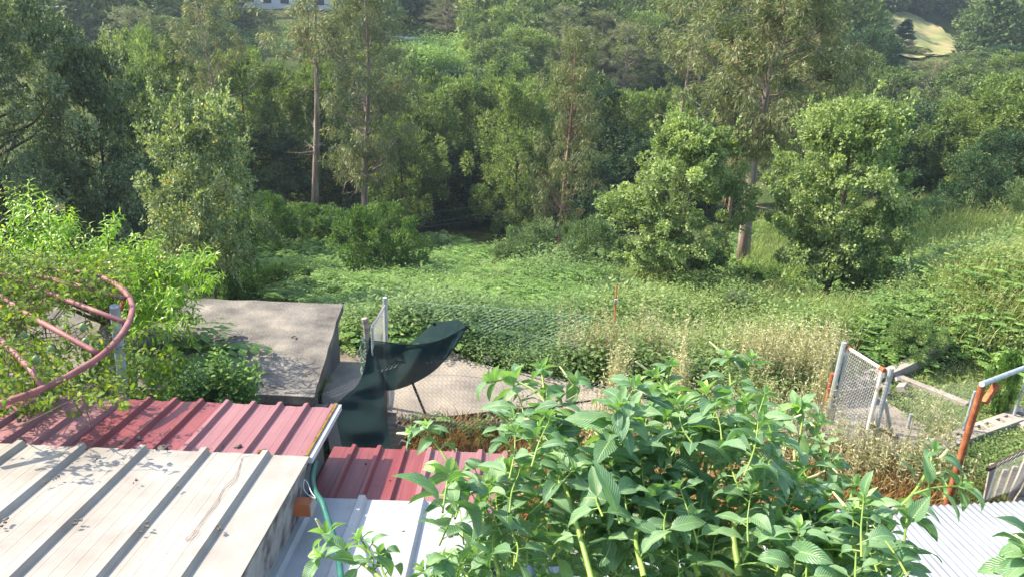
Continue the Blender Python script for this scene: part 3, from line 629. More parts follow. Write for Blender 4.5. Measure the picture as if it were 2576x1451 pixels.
# ------------------------------------------------------------------ hard surfaces
def concrete(name,stops,spots=None): return surf(name,stops,1.3,.92,0,.6,60,9,.15,spots=spots)
MT['slab']=surf('weathered_shaded_concrete',[(.28,(.075,.068,.062)),(.45,(.15,.137,.123)),(.58,(.205,.185,.16)),(.75,(.33,.285,.23))],2.2,.95,0,1.0,26,12,.1,None,(34,.60,(.10,.095,.085)))  # stained concrete; dappled tree shade over the slab is darkened into its colour
MT['pad']=concrete('pale_concrete',[(.3,(.16,.14,.12)),(.5,(.26,.225,.185)),(.7,(.35,.30,.24))],(6,.68,(.15,.13,.11)))
MT['block']=concrete('grey_block',[(.3,(.07,.067,.064)),(.6,(.16,.155,.148))])
MT['paleblock']=concrete('pale_block',[(.3,(.24,.20,.175)),(.6,(.38,.33,.29))])
MT['galv']=surf('galvanised_pipe',[(.3,(.32,.35,.37)),(.7,(.52,.55,.57))],6,.45,.35,.15,80,5,.5)
MT['rust']=surf('rusty_pipe',[(.3,(.17,.05,.02)),(.5,(.30,.09,.035)),(.7,(.42,.17,.07))],9,.8,.1,.4,90,6,.3)
MT['rail']=surf('cream_peeling_rail',[(.35,(.62,.58,.48)),(.62,(.72,.68,.58)),(.68,(.38,.16,.07))],5,.6,0,.2,80)
MT['pinkpipe']=surf('faded_red_paint_pipe',[(.3,(.18,.06,.06)),(.55,(.26,.10,.10)),(.75,(.36,.17,.165))],5,.55,0,.3,90,6,.35,None,(22,.62,(.22,.13,.10)))
MT['bluegrey']=surf('blue_grey_post',[(.3,(.25,.30,.34)),(.7,(.42,.47,.50))],6,.6,.1,.2,80)
MT['oldwood']=surf('weathered_wood',[(.3,(.16,.13,.11)),(.6,(.36,.31,.27))],3,.9,0,.5,30,6,.1,(1,1,6))
MT['paint']=surf('dark_painted_edge',[(.3,(.03,.04,.055)),(.7,(.07,.085,.11))],5,.6)
MT['redpaint']=surf('red_oxide_steel',[(.3,(.10,.012,.014)),(.7,(.17,.03,.03))],5,.5)
MT['orange']=surf('red_oxide_beam',[(.3,(.40,.11,.04)),(.7,(.52,.17,.065))],5,.55,0,.2,60,6,.3,None,(14,.67,(.22,.07,.04)))

# concrete pad behind the net
def slab_poly(pts,z,th,mat,name,label,cat,parent=None,jit=0,kind=None):
    P=np.array([onz(px,py,z)[:2] for px,py in pts]);n=len(P);c=P.mean(0)
    g=Geo();V=np.vstack([np.column_stack([P,np.full(n,z)]),np.column_stack([P,np.full(n,z-th)]),[[*c,z]]])
    a=np.arange(n);b=(a+1)%n
    g.add(V,np.stack([a,b,b+n,a+n],1));g.f[3].append(np.stack([np.full(n,2*n),a,b],1));g.t[3].append(np.full(n,.5));g.m[3].append(np.zeros(n,int))
    o=g.obj(name,MT[mat],parent)
    if cat: tag(o,label,cat)
    if kind: tag(o,kind=kind)
    return o
slab_poly(PADPX,GZ+.09,.5,'pad','concrete_path',None,None,kind='structure')
# lumps at the broken edge of the pad
g=Geo();r5=np.random.default_rng(5)
base=onz(1150,888,GZ+.1)
for i in range(14):
    c=base+np.array([r5.normal(0,.28),r5.normal(0,.15),0]);s_=r5.uniform(.03,.085);R=np.linalg.qr(r5.normal(0,1,(3,3)))[0]
    box(g,-s_,s_,-s_*.7,s_*.7,-s_*.5,s_*.5,.5,0,R,c)
tag(g.obj('rubble',MT['pad']),'broken lumps of concrete at the far edge of the pad','rubble')

# hut with the flat concrete roof slab
SZ=CZ-5.35
A1=onz(862,763,SZ);A2=onz(788,998,SZ);A3=onz(515,755,SZ)
hut=thing('concrete_hut','low block hut with a big flat weathered concrete slab for a roof','hut',(A1[0]-2,A1[1]-1.5,GZ))
def prism(g,P,z1,z0,mi=0):
    P=np.asarray(P);n=len(P);V=np.vstack([np.column_stack([P,np.full(n,z1)]),np.column_stack([P,np.full(n,z0)]),[[*P.mean(0),z1]]])
    a=np.arange(n);b=(a+1)%n;base=g.n
    g.add(V,np.stack([a,b,b+n,a+n],1),.5,mi);g.f[3].append(np.stack([np.full(n,2*n),a,b],1)+base);g.t[3].append(np.full(n,.5));g.m[3].append(np.full(n,mi,int))
g=Geo();xl=A3[0]-2.2
edge=[A1[:2]]
pts=[]
rr=np.random.default_rng(3)
for t in np.linspace(0,1,14): pts.append(A1[:2]*(1-t)+A2[:2]*t+rr.normal(0,.007,2))
for t in np.linspace(.08,1,10): pts.append(A2[:2]*(1-t)+np.array([xl,A2[1]+.05])*t+rr.normal(0,.007,2))
pts.append(np.array([xl,A3[1]]))
for t in np.linspace(.05,.95,14): pts.append(np.array([xl,A3[1]])*(1-t)+A1[:2]*t+rr.normal(0,.02,2))
prism(g,pts,SZ,SZ-.13);g.obj('roof_slab',MT['slab'],hut)
g=Geo();box(g,xl+.2,A2[0]-.02,A2[1]+.12,A2[1]+.3,GZ-.3,SZ-.132);nb=6
prism(g,[(A2[0]-1.2,A2[1]+.32),(A2[0]-.55,A2[1]+.32),(A1[0]-.03,A1[1]-.25),(A1[0]-1.2,A1[1]-.25)],SZ-.134,GZ-.8)
g.obj('wall',MT['block'],hut)
g=Geo()
for i in range(5):
    box(g,A2[0]-.115,A2[0]-.09+.0*i,A2[1]+.5+i*.42,A2[1]+.87+i*.42,SZ-.5,SZ-.34+.0*i)
g=Geo();box(g,A2[0]-1.5,A2[0]+.16,A2[1]-.3,A2[1]+.10,SZ-.42,SZ-.16)
tag(g.obj('ledge',MT['slab'],hut),'grey concrete ledge below the near slab corner')
# twig and black scrap on the slab
P=onz(742,847,SZ+.01);g=Geo();tube(g,[P+[-.05,-.03,.0],P+[0,.01,.015],P+[.04,-.04,.0],P+[.03,-.07,.0]],.008,5);tag(g.obj('rubber_scrap',MT['paint']),'curled black scrap lying on the concrete slab','scrap')
P=onz(583,848,SZ+.012);g=Geo();tube(g,[P+[-.03,-.06,0],P+[.01,.0,.01],P+[.05,.07,0]],.009,5);tag(g.obj('stick',MT['darkbark']),'short dark stick lying on the concrete slab','stick')

# ------------------------------------------------------------------ sheds with ribbed roof sheets
def panelmat(name,base,dirt,pale,line,amt):
    m,n,b,o=newmat(name);tc=N(n,'ShaderNodeTexCoord').outputs['Object']
    mp=N(n,'ShaderNodeMapping');mp.inputs['Scale'].default_value=(6,.35,1);n.links.new(tc,mp.inputs[0])
    st=ramp(n,noise(n,1.2,6,mp.outputs[0],.65),[(.38,(0,0,0)),(.66,(1,1,1))])
    c=mixc(n,st,base,pale)
    bl=ramp(n,noise(n,2.2,5,tc),[(.42,(0,0,0)),(.75,(amt,amt,amt))]);c=mixc(n,bl,c,dirt)
    sp=ramp(n,noise(n,38,3,tc),[(.69,(0,0,0)),(.75,(.8,.8,.8))]);c=mixc(n,sp,c,line)
    # scratched bright flecks along the length
    mp2=N(n,'ShaderNodeMapping');mp2.inputs['Scale'].default_value=(60,2.5,1);n.links.new(tc,mp2.inputs[0])
    fl=ramp(n,noise(n,1,3,mp2.outputs[0]),[(.70,(0,0,0)),(.74,(.55,.55,.55))]);c=mixc(n,fl,c,pale)
    n.links.new(c,b.inputs['Base Color']);b.inputs['Roughness'].default_value=.5
    b.inputs['Specular IOR Level'].default_value=.35
    bp=N(n,'ShaderNodeBump');bp.inputs['Strength'].default_value=.25;bp.inputs['Distance'].default_value=.01
    n.links.new(noise(n,5,5,tc),bp.inputs['Height']);n.links.new(bp.outputs[0],b.inputs['Normal'])
    return m
MT['redsheet']=panelmat('red_roof_sheet',(.165,.030,.034),(.11,.028,.030),(.22,.06,.062),(.34,.20,.18),.45)
MT['fadedsheet']=panelmat('faded_pink_roof_sheet',(.225,.095,.103),(.175,.072,.078),(.265,.125,.13),(.22,.15,.14),.4)
MT['whitesheet']=panelmat('dirty_cream_roof_sheet',(.285,.26,.228),(.20,.165,.135),(.325,.305,.275),(.14,.12,.10),.8)
MT['whitesheet2']=panelmat('white_roof_sheet',(.335,.34,.345),(.22,.21,.20),(.385,.385,.39),(.13,.12,.11),.65)
MT['corr']=panelmat('corrugated_zinc',(.25,.265,.29),(.185,.185,.19),(.31,.325,.345),(.12,.11,.10),.7)
def ribsheet(g,x0,x1,ribs,y0,y1,zf,hr,wb,wt,th=.035,mini=0,mifun=None):
    """trapezoidal sheet: ribs run along y; zf(y) is the roof plane"""
    prof_=[(x0,0)]
    xs=sorted(ribs);
    for k,x in enumerate(xs):
        if k and mini:
            x_=xs[k-1];w_=(x-x_)
            for f in np.linspace(0,1,mini+2)[1:-1]:
                m_=x_+w_*f;prof_+=[(m_-.006,0),(m_-.003,.0014),(m_+.003,.0014),(m_+.006,0)]
        prof_+=[(x-wb/2,0),(x-wt/2,hr),(x+wt/2,hr),(x+wb/2,0)]
    prof_+=[(x1,0)]
    prof_=[p for p in prof_ if x0-1e-6<=p[0]<=x1+1e-6]
    P=np.array(prof_);ny_=7;Y=np.linspace(y0,y1,ny_);n=len(P)
    V=[];r8=np.random.default_rng(int(abs(x0)*100)+int(hr*1000))
    wv=.0025*np.sin(P[:,0][None]*2.3+np.arange(ny_)[:,None]*1.7)*np.cos(P[:,0][None]*.9+np.arange(ny_)[:,None])
    for i,y in enumerate(Y):
        V.append(np.column_stack([P[:,0],np.full(n,y)+ (r8.normal(0,.004,n) if i in(0,ny_-1) else 0),zf(y)+P[:,1]+wv[i]]))
    top=np.vstack(V)
    bot=np.vstack([np.column_stack([P[[0,-1],0],[y,y],[zf(y)-th]*2]) for y in (y0,y1)])
    i,j=np.meshgrid(np.arange(ny_-1),np.arange(n-1),indexing='ij')
    Q=np.stack([i*n+j,i*n+j+1,(i+1)*n+j+1,(i+1)*n+j],-1).reshape(-1,4)
    mi=np.zeros(len(Q),int)
    cx=(P[:-1,0]+P[1:,0])/2
    if mifun: mi=np.tile([mifun(c) for c in cx],ny_-1)
    for mm in np.unique(mi): 
        pass
    b=g.n;g.v.append(top);g.uv.append(np.zeros((len(top),2)));g.n+=len(top)
    g.f[4].append(Q+b);g.t[4].append(np.full(len(Q),.5));g.m[4].append(mi)
    # near, far and underside of the sheet
    for yy,row,flip in ((y0,0,1),(y1,ny_-1,0)):
        lo=np.column_stack([P[:,0],np.full(n,yy),zf(yy)-th+P[:,1]*.85]);k=g.n
        g.v.append(lo);g.uv.append(np.zeros((n,2)));g.n+=n
        a=np.arange(n-1);q=np.stack([b+row*n+a,b+row*n+a+1,k+a+1,k+a],1)
        g.f[4].append(q);g.t[4].append(np.full(len(q),.5));g.m[4].append(np.zeros(len(q),int))
    k=g.n;g.v.append(bot);g.uv.append(np.zeros((4,2)));g.n+=4
    g.f[4].append(np.array([[k,k+2,k+3,k+1],[b,b+(ny_-1)*n,k+2,k],[b+n-1,b+ny_*n-1,k+3,k+1]]));g.t[4].append(np.full(3,.5));g.m[4].append(np.zeros(3,int))
zu=lambda y: CZ-3.82-.136*(y-5.41)
zl=lambda y: CZ-4.345-.132*(y-5.565)
XR=-1.635
up_=thing('tin_roof_shed','upper shed with a cream sheet roof lapping over a faded red sheet roof','shed',(-5,4,GZ))
g=Geo();ribs=[-1.66-.25*i for i in range(34)]
ribsheet(g,-9.9,XR,ribs,5.37,6.50,zu,.042,.075,.034,mini=2,mifun=lambda x: 0 if -3.62<x<-2.66 or x<-9 else 1)
o=g.obj('red_roof_sheet',[MT['redsheet'],MT['fadedsheet']],up_);tag(o,'faded red ribbed sheet along the eave, strong red in its middle bay')
g=Geo();ribsheet(g,-9.9,-1.60,[-1.954-.5*i for i in range(16)],1.6,5.42,lambda y:zu(y)+.045,.045,.085,.045,mini=4)
tag(g.obj('cream_roof_sheet',MT['whitesheet'],up_),'dirty cream ribbed sheet, nearest the viewer')
g=Geo();box(g,-9.7,-1.72,1.8,6.3,GZ-.1,CZ-4.13);g.obj('wall',MT['block'],up_)
g=Geo();beam(g,(-1.600,5.44,zu(5.44)-.005),(-1.600,6.53,zu(6.53)-.005),.035,.055);g.obj('fascia',surf('white_trim',[(.3,(.42,.44,.46)),(.7,(.52,.53,.54))],5,.5),up_)
g=Geo();beam(g,(-1.632,5.44,zu(5.44)+.03),(-1.632,6.53,zu(6.53)+.03),.028,.02)
tag(g.obj('edge_moss',surf('moss',[(.3,(.10,.06,.015)),(.6,(.24,.14,.03))],20,1,0,.8,60),up_),'brown moss along the verge')
g=Geo();V=np.array([[-1.596,1.6,zu(1.6)+.05],[-1.596,5.0,zu(5.0)+.03],[-1.606,5.42,zu(5.42)+.02],[-1.62,5.42,zu(5.42)-.03],[-1.64,5.0,zl(5)+.08],[-1.66,1.6,zl(1.6)+.05]])
g.add(V,[[0,1,4,5]]);g.add(V,[[1,2,3,4]])
tag(g.obj('side_flashing',surf('mossy_side_sheet',[(.35,(.08,.07,.065)),(.5,(.25,.245,.24)),(.8,(.34,.335,.34))],4,.8,0,.4,20),up_),'grey mottled side sheet')
# moss tufts and dried clumps on the red sheet
g=Geo();r6=np.random.default_rng(11)
mossm=[surf('brown_moss',[(.3,(.10,.045,.015)),(.7,(.27,.13,.035))],30,1,0,.8,80),surf('grey_moss',[(.3,(.07,.06,.05)),(.7,(.22,.19,.15))],30,1,0,.8,80)]
for px,py,s_,mi in ((370,1141,.030,0),(407,1137,.046,1),(332,1104,.032,1),(509,1139,.030,0),(530,1137,.026,0),(537,1130,.02,1),(547,1121,.02,1),(598,1121,.024,1),(607,1147,.018,1),(661,1137,.036,0),(663,1143,.03,0),(767,1137,.022,0),(46,1108,.02,1),(97,1109,.024,1),(80,1056,.02,1),(50,1056,.018,1),(543,1049,.008,1),(765,1160,.015,0)):
    d=6.4*(1-(py-1150)/900.);P=U(px,py,d)
    yy=P[1];s_*=1.35;P=onz(px,py,zu(yy)+.01);P=onz(px,py,zu(P[1])+.01)
    for k in range(4):
        c=P+r6.normal(0,s_*.5,3)*[1,1,.25];n1=10;th=np.linspace(0,np.pi,5)
        R=r6.uniform(.5,.85)*s_
        V=np.array([[c[0]+R*math.sin(a)*math.cos(b_)*r6.uniform(.75,1.2),c[1]+R*math.sin(a)*math.sin(b_)*r6.uniform(.75,1.2),c[2]+R*.7*math.cos(a)] for a in th for b_ in np.arange(8)*math.pi/4])
        Q=np.array([[a*8+b_,a*8+(b_+1)%8,(a+1)*8+(b_+1)%8,(a+1)*8+b_] for a in range(4) for b_ in range(8)]);g.add(V,Q,.5,mi)
for px,py,s_,mi in ((15,1307,.03,1),(194,1312,.03,1),(371,1322,.028,1),(550,1330,.026,1),(443,1225,.02,1),(340,1208,.014,1),(112,1213,.016,1),(143,1200,.016,1),(242,1154,.012,1),(1320,1185,.01,1)):
    P=onz(px,py,zu(5)+.09)
    for _ in range(8): P=onz(px,py,zu(P[1])+.088)
    for k in range(7):
        c=P+r6.normal(0,s_*.6,3)*[.6,1.2,.1];box(g,-s_*.3,s_*.3,-s_*.25,s_*.25,-.004,.006,.5,mi,np.linalg.qr(np.eye(3)+r6.normal(0,.25,(3,3)))[0],c)
tag(g.obj('moss_clumps',mossm),'small brown and grey moss tufts scattered on the red and cream roof','moss',kind='stuff')
# wire lying on the cream roof
def onroof(px,py,zf,off=.0):
    P=onz(px,py,zf(4.5)+off)
    for _ in range(12): P=onz(px,py,zf(P[1])+off)
    return P
g=Geo()
W1=[(630,1145),(612,1149),(604,1165),(596,1185),(584,1205),(563,1225),(553,1245),(540,1265),(520,1290),(503,1315),(490,1332)]
W2=[(608,1150),(600,1185),(590,1210),(566,1227),(553,1243),(548,1262),(528,1285),(508,1310),(489,1333)]
for W_ in (W1,W2,[(490,1332),(478,1345),(467,1354),(470,1358),(484,1346),(490,1332)],[(490,1333),(500,1335),(492,1348),(478,1356),(466,1352)]):
    tube(g,smooth_path([onroof(a,b,zu,.055) for a,b in W_],4),.0016,4)
tag(g.obj('wire',surf('brown_wire',[(.3,(.14,.07,.05)),(.7,(.22,.12,.09))],5,.6)),'thin brown wire with a coiled end lying on the cream roof','wire')

lo_=thing('low_tin_roof_shed','lower shed with a red sheet roof and a white sheet lapping over it','shed',(-.8,4,GZ))
g=Geo();ribs=[-1.495+.25*i for i in range(-1,7)]
ribsheet(g,-1.70,.14,ribs,5.08,6.62,zl,.042,.075,.034,mini=2,mifun=lambda x: 0 if x<-.80 else 1)
g.obj('red_roof_sheet',[MT['redsheet'],MT['fadedsheet']],lo_)
g=Geo();ribsheet(g,-1.68,-.155,[-1.21+.505*i for i in range(2)]+[-1.62],1.7,5.565,lambda y:zl(y)+.052,.05,.095,.05,mini=0)
g.obj('white_roof_sheet',MT['whitesheet2'],lo_)
g=Geo();box(g,-1.65,.06,1.9,6.45,GZ-.1,CZ-4.68);g.obj('wall',MT['block'],lo_)
g=Geo();beam(g,(-.15,5.05,zl(5.05)-.075),(.10,5.05,zl(5.05)-.075),.05,.07);tag(g.obj('beam_end',MT['paint'],lo_),'dark steel beam end under the red sheet')
g=Geo();r6=np.random.default_rng(12)
for px,py,s_ in ((858,1187,.012),(849,1217,.014),(983,1208,.012),(920,1166,.01),(1133,1349,.018),(1180,1358,.012),(1015,1336,.01),(1085,1290,.006),(1083,1300,.006),(1082,1307,.006),(1082,1318,.006)):
    P=onroof(px,py,zl,.05 if py>1268 else .006)
    box(g,-s_,s_,-s_*.7,s_*.7,0,s_*.5,.5,0,np.linalg.qr(np.eye(3)+r6.normal(0,.3,(3,3)))[0],P)
tag(g.obj('debris',MT['darkbark']),'small dark crumbs lying on the lower shed roof','debris',kind='stuff')
# orange steel beam end and hose between the two roofs
g=Geo();Bz=zu(5.05)-.12
B0=U(726,1272,6.15);B1=U(785,1272,6.15)
box(g,-1.75,B1[0],B0[1]-.05,B0[1]+.05,B0[2]-.055,B0[2]+.055)
bo=tag(g.obj('steel_beam',MT['orange']),'red-brown square steel beam end sticking out under the cream roof edge','beam')
g=Geo();box(g,B1[0]-.004,B1[0]+.006,B0[1]-.057,B0[1]+.057,B0[2]-.062,B0[2]+.062);g.obj('end_cap',MT['paleblock'],bo)
g=Geo()
H=[U(793,1160,6.6),U(787,1190,6.45),U(787,1215,6.3),U(795,1240,6.15),U(810,1262,6.0),U(818,1285,5.9),U(826,1310,5.78),U(838,1345,5.6),U(850,1390,5.4),U(858,1451,5.1),U(866,1520,4.8)]
tube(g,smooth_path(H,5),.024,10)
tag(g.obj('hose',surf('green_rubber',[(.3,(.008,.075,.055)),(.7,(.02,.12,.09))],8,.4,0,.1,50,5,.5),smooth=True),'dark green garden hose hanging over the gap between the two shed roofs','hose')
g=Geo();tube(g,smooth_path([U(765,1205,6.2),U(764,1228,6.15),U(776,1244,6.1),U(794,1252,6.05),U(783,1236,6.1),U(773,1212,6.2),U(765,1205,6.2)],5),.004,5)
tag(g.obj('cord',MT['galv']),'loop of thin grey cord beside the green hose','cord')

# corrugated roof at the lower right
R0=onz(1950,1292,CZ-5.0);R1=onz(2600,1256,CZ-5.0)
ed=unit(R1-R0);pd=np.array([onz(2507,1451,CZ-4.55)-onz(2344,1292,CZ-5.0)])[0]
LN=np.linalg.norm(pd);pd=pd/LN
def corr(g,O,e,p,wid,length,pitch=.076,amp=.0095):
    nrm=unit(np.cross(e,p));nrm=nrm if nrm[2]>0 else -nrm
    k=int(wid/pitch*8);u_=np.linspace(0,wid,k);vv=np.linspace(0,length,6);V=[];r9=np.random.default_rng(4)
    for s2 in (0,-.004):
        for v_ in vv:
            V.append(O+e*u_[:,None]+p*v_+nrm*(amp*np.sin(u_/pitch*2*np.pi)+s2+ .004*np.sin(u_*1.7+v_*2))[:,None])
    V=np.vstack(V);a=6*k
    i,j=np.meshgrid(np.arange(5),np.arange(k-1),indexing='ij');Q=np.stack([i*k+j,i*k+j+1,(i+1)*k+j+1,(i+1)*k+j],-1).reshape(-1,4)
    j=np.arange(k-1);E_=np.stack([j,j+1,j+1+a,j+a],1)
    g.add(V,np.vstack([Q,Q+a,E_,E_+5*k]))
cs=thing('corrugated_roof_shed','shed at the lower right under a pale zinc corrugated roof','shed',(3.5,4.5,GZ))
g=Geo();corr(g,R0-ed*.25,ed,pd,5.2,5.2);g.obj('roof_sheet',MT['corr'],cs,smooth=True)
g=Geo();c_=R0-ed*.1-[0,0,.12]
V=[];
for q in (c_+pd*.25,c_+ed*4.9+pd*.25,c_+ed*4.9+pd*4.9,c_+pd*4.9): V.append(q)
V=np.array(V);Vb=V.copy();Vb[:,2]=GZ-.1;g.add(np.vstack([V,Vb]),[[0,1,5,4],[1,2,6,5],[2,3,7,6],[3,0,4,7]]);g.obj('wall',MT['block'],cs)
cs=thing('corrugated_lean_to','shaded blue-grey corrugated sheet behind the leaves beside the lower shed','shed',(1,4,GZ))
g=Geo();Q0=onz(1292,1378,CZ-4.75);corr(g,np.array([.12,Q0[1]+.05,CZ-4.80]),np.array([1.,0,0]),unit(np.array([0.05,-1.,.13])),1.5,3.2);g.obj('roof_sheet',MT['corr'],cs,smooth=True)
g=Geo();box(g,.2,1.5,Q0[1]-2.8,Q0[1]-.15,GZ-.1,CZ-4.9);g.obj('wall',MT['block'],cs)
# ------------------------------------------------------------------ wire netting
def net(g,fn,L,Hh,cell=.06,rad=.0019,kink=0):
    """diamond mesh on a surface fn(s,h)->xyz, s in metres along, h in metres up"""
    ns=int(L/cell);nh=int(Hh/cell*2)
    pts={}
    for i in range(ns):
        a=[];b=[]
        for j in range(nh+1):
            off=(j%2)*.5
            a.append(fn((i+off)*cell,j*cell/2));b.append(fn((i+1-off)*cell,j*cell/2))
        for q,o_ in ((a,.0),(b,.0)):
            tube(g,np.array(q),rad,3,cap=False)
def plane_fn(A,B,hA,hB=None,sag=0,bulge=0,up_v=None):
    A=np.asarray(A,float);B=np.asarray(B,float);L=np.linalg.norm(B-A);hB=hA if hB is None else hB
    nrm=unit(np.cross(B-A,[0,0,1]))
    def f(s_,h):
        t=np.clip(s_/L,0,1);hm=hA*(1-t)+hB*t-sag*math.sin(math.pi*t);H0=max(hA,hB)
        return A+(B-A)*t+np.array([0,0,1])*h*hm/H0+nrm*bulge*math.sin(math.pi*min(1,h/H0))*math.sin(s_*2.1)
    return f,L,max(hA,hB)
MT['wire']=surf('galvanised_wire',[(.3,(.22,.22,.21)),(.7,(.40,.39,.37))],8,.6,.3)
MT['greenwire']=surf('green_coated_wire',[(.3,(.10,.19,.14)),(.7,(.20,.31,.24))],8,.5)
MT['mesh_white']=surf('pale_wire',[(.3,(.40,.39,.35)),(.7,(.58,.56,.50))],8,.6,.2)
def foot(px,py): return onz(px,py,GZ+.09)
def post(name,label,pxf,pyf,pyt,rad,mat,cat='post',lean=(0,0),parent=None,cap=True,n=12,zb=.4):
    P=foot(pxf,pyf);zt=z_for(P[0],P[1],pyt)
    g=Geo();T=np.array([P[0]+lean[0],P[1]+lean[1],zt])
    B=P.copy();B[2]-=zb
    tube(g,[B,(B+T)/2,T],rad,n)
    o=g.obj(name,MT[mat],parent,smooth=False)
    if parent is None: tag(o,label,cat)
    return o,P,T
# left gate: grey post, open leaf towards the viewer, stake
P=foot(975,1024)
gl=thing('wire_gate','small open wire gate leaf hanging on the grey pipe post behind the dark shade net','gate',P)
po,Pf,Pt=post('gate_post',None,975,1024,748,.033,'galv',parent=gl)
S1=U(971,775,Pt[1]/.9);
zr=Pt[2]-.12;zr2=zr
Q=onz(936,822,zr);P1=np.array([Pt[0],Pt[1],zr])
g=Geo();tube(g,[P1,Q],.022,8);g.obj('top_rail',MT['galv'],gl)
g=Geo();f,L,H0=plane_fn([P1[0],P1[1],GZ+.25],[Q[0],Q[1],GZ+.25],zr-GZ-.25);net(g,f,L,H0,.05,.0022);g.obj('mesh',MT['mesh_white'],gl)
g=Geo();tube(g,[Q,[Q[0],Q[1],GZ+.1]],.02,8);g.obj('side_rail',MT['galv'],gl)
g=Geo();tube(g,[[Pt[0],Pt[1],Pt[2]-.08],[Q[0],Q[1],zr+.03]],.005,5);tag(g.obj('rod',MT['rust'],gl),'thin rusty rod')
S=foot(925,1040);zt=z_for(S[0],S[1],800)
g=Geo();tube(g,smooth_path([[S[0],S[1],GZ-.3],[S[0]+.03,S[1],GZ+.8],[S[0]+.02,S[1],zt-.15],[S[0],S[1],zt]],4),np.array([.045]*9+[.05,.055,.05,.045]),9)
SK=np.array([S[0],S[1],zt])
st=tag(g.obj('wooden_stake',MT['oldwood']),'rough wooden stake wrapped at its foot with green netting, beside the grey post','stake')
g=Geo()
for i in range(26):
    z_=GZ+.1+(zt-.35-GZ)*i/26;a=np.linspace(0,6.28,12);r_=.07+.012*math.sin(i*1.9)
    tube(g,np.column_stack([S[0]+np.cos(a)*r_,S[1]+np.sin(a)*r_,z_+.05*np.sin(a*2+i)]),.006,3,cap=False)
    tube(g,np.column_stack([S[0]+np.cos(a)*r_,S[1]+np.sin(a)*r_,z_-.05*np.sin(a*3+i)]),.005,3,cap=False)
g.obj('green_netting',MT['greenwire'],st)
A_=U(1036,958,11.6);B_=foot(1074,1036);g=Geo();tube(g,[A_,B_-[0,0,.1]],.02,8);tag(g.obj('brace_pole',MT['darkbark']),'dark slanting pole propping the net under the shade cloth','pole')
B_=foot(972,1120);g=Geo();tube(g,[B_-[0,0,.2],np.array([B_[0],B_[1],z_for(B_[0],B_[1],975)])],.03,8);tag(g.obj('short_post',MT['rust']),'short rusty post under the hanging shade cloth','post')
for i,(a,b,c,d_) in enumerate(((978,1128,985,1035),(995,1128,1012,1070),(1012,1128,1022,1110))):
    B_=foot(a,b);T_=U(c,d_,10.9);g=Geo();beam(g,B_,T_,.14,.025,upv=(0,1,0));tag(g.obj('board',MT['oldwood']),['grey weathered board leaning beside the shade cloth','second grey board leaning right of the first','short grey board stump by the dead weeds'][i],'board')
# chain-link fence in front of the pad
NR=[(818,1130),(920,1112),(1010,1105),(1140,1100),(1400,1100),(1560,1110),(1800,1120),(2000,1130),(2185,1135)]
NT=[(845,985),(905,935),(1010,900),(1120,905),(1400,950),(1560,972),(1800,1000),(2000,1010),(2165,1000)]
nb_=[onz(a,b,GZ+.06) for a,b in NR];nh_=[z_for(p[0],p[1],t[1])-p[2] for p,t in zip(nb_,NT)]
cum=np.concatenate([[0],np.cumsum([np.linalg.norm(nb_[i+1]-nb_[i]) for i in range(len(nb_)-1)])])
def nf(s_,h):
    b_=np.array([np.interp(s_,cum,[p[k] for p in nb_]) for k in range(3)]);hh=np.interp(s_,cum,nh_)
    return b_+np.array([.02*math.sin(h*5+s_),.05*math.sin(h*3+s_*1.3),h/1.2*hh])
g=Geo();net(g,nf,cum[-1],1.2,.062,.0021)
tube(g,np.array([nf(s_,1.0) for s_ in np.linspace(0,cum[-1],40)]),.003,4)
tag(g.obj('wire_fence',MT['wire']),'sagging diamond wire fence running in front of the concrete pad','fence')
# green chain link behind the pad
a0=onz(985,880,GZ);a1=onz(1480,985,GZ);ztl=z_for(a0[0],a0[1],782);ztr=z_for(a1[0],a1[1],822)
f,L,H0=plane_fn(a0+[0,.5,-.1],a1+[0,.5,-.1],ztl-GZ+.1,ztr-GZ+.1,0,.10)
def f2(s_,h): return f(s_,h)+np.array([.35*h/H0*1.0,0,0])
g=Geo();
cell=.11;ns=int(L/cell)
for i in range(-18,ns):       # wires lean strongly to the right, as a stretched loose mesh
    q=[];q2=[]
    for j in range(0,33):
        h=j*H0/32;s_=i*cell+h*1.55+(j%2)*.028
        if 0<=s_<=L: q.append(f(s_,h))
    if len(q)>2: tube(g,np.array(q),.0028,3,cap=False)
for hh in (.985,.55):
    tube(g,np.array([f(s_,H0*hh)+[0,0,.01*math.sin(s_*5)] for s_ in np.linspace(0,L,40)]),.0035,4)
tube(g,smooth_path([U(1312,828,13.6),U(1326,850,13.6),U(1340,880,13.55),U(1352,905,13.5)],4),.006,4)
tag(g.obj('green_wire_fence',MT['greenwire']),'green coated wire mesh leaning over behind the shade cloth','fence')
# rusty stake beyond the pad
Pk=U(1542,870,14.2);zk=tz(Pk[0],Pk[1]);T_=U(1552,716,14.2)
rs=thing('rusty_stake','thin rusty stake with a pale clip, standing in the tall grass behind the fence','stake',(Pk[0],Pk[1],zk))
g=Geo();tube(g,[U(1543,838,14.1),U(1547,780,14.2),T_],.016,6);g.obj('rod',MT['rust'],rs)
g=Geo();tube(g,[[Pk[0],Pk[1],zk-.2],U(1543,835,14.1)],.034,7);g.obj('sleeve',MT['oldwood'],rs)
g=Geo();c_=U(1549,757,14.17);box(g,-.03,.03,-.02,.02,-.035,.035,.5,0,None,c_);g.obj('clip',MT['paleblock'],rs)

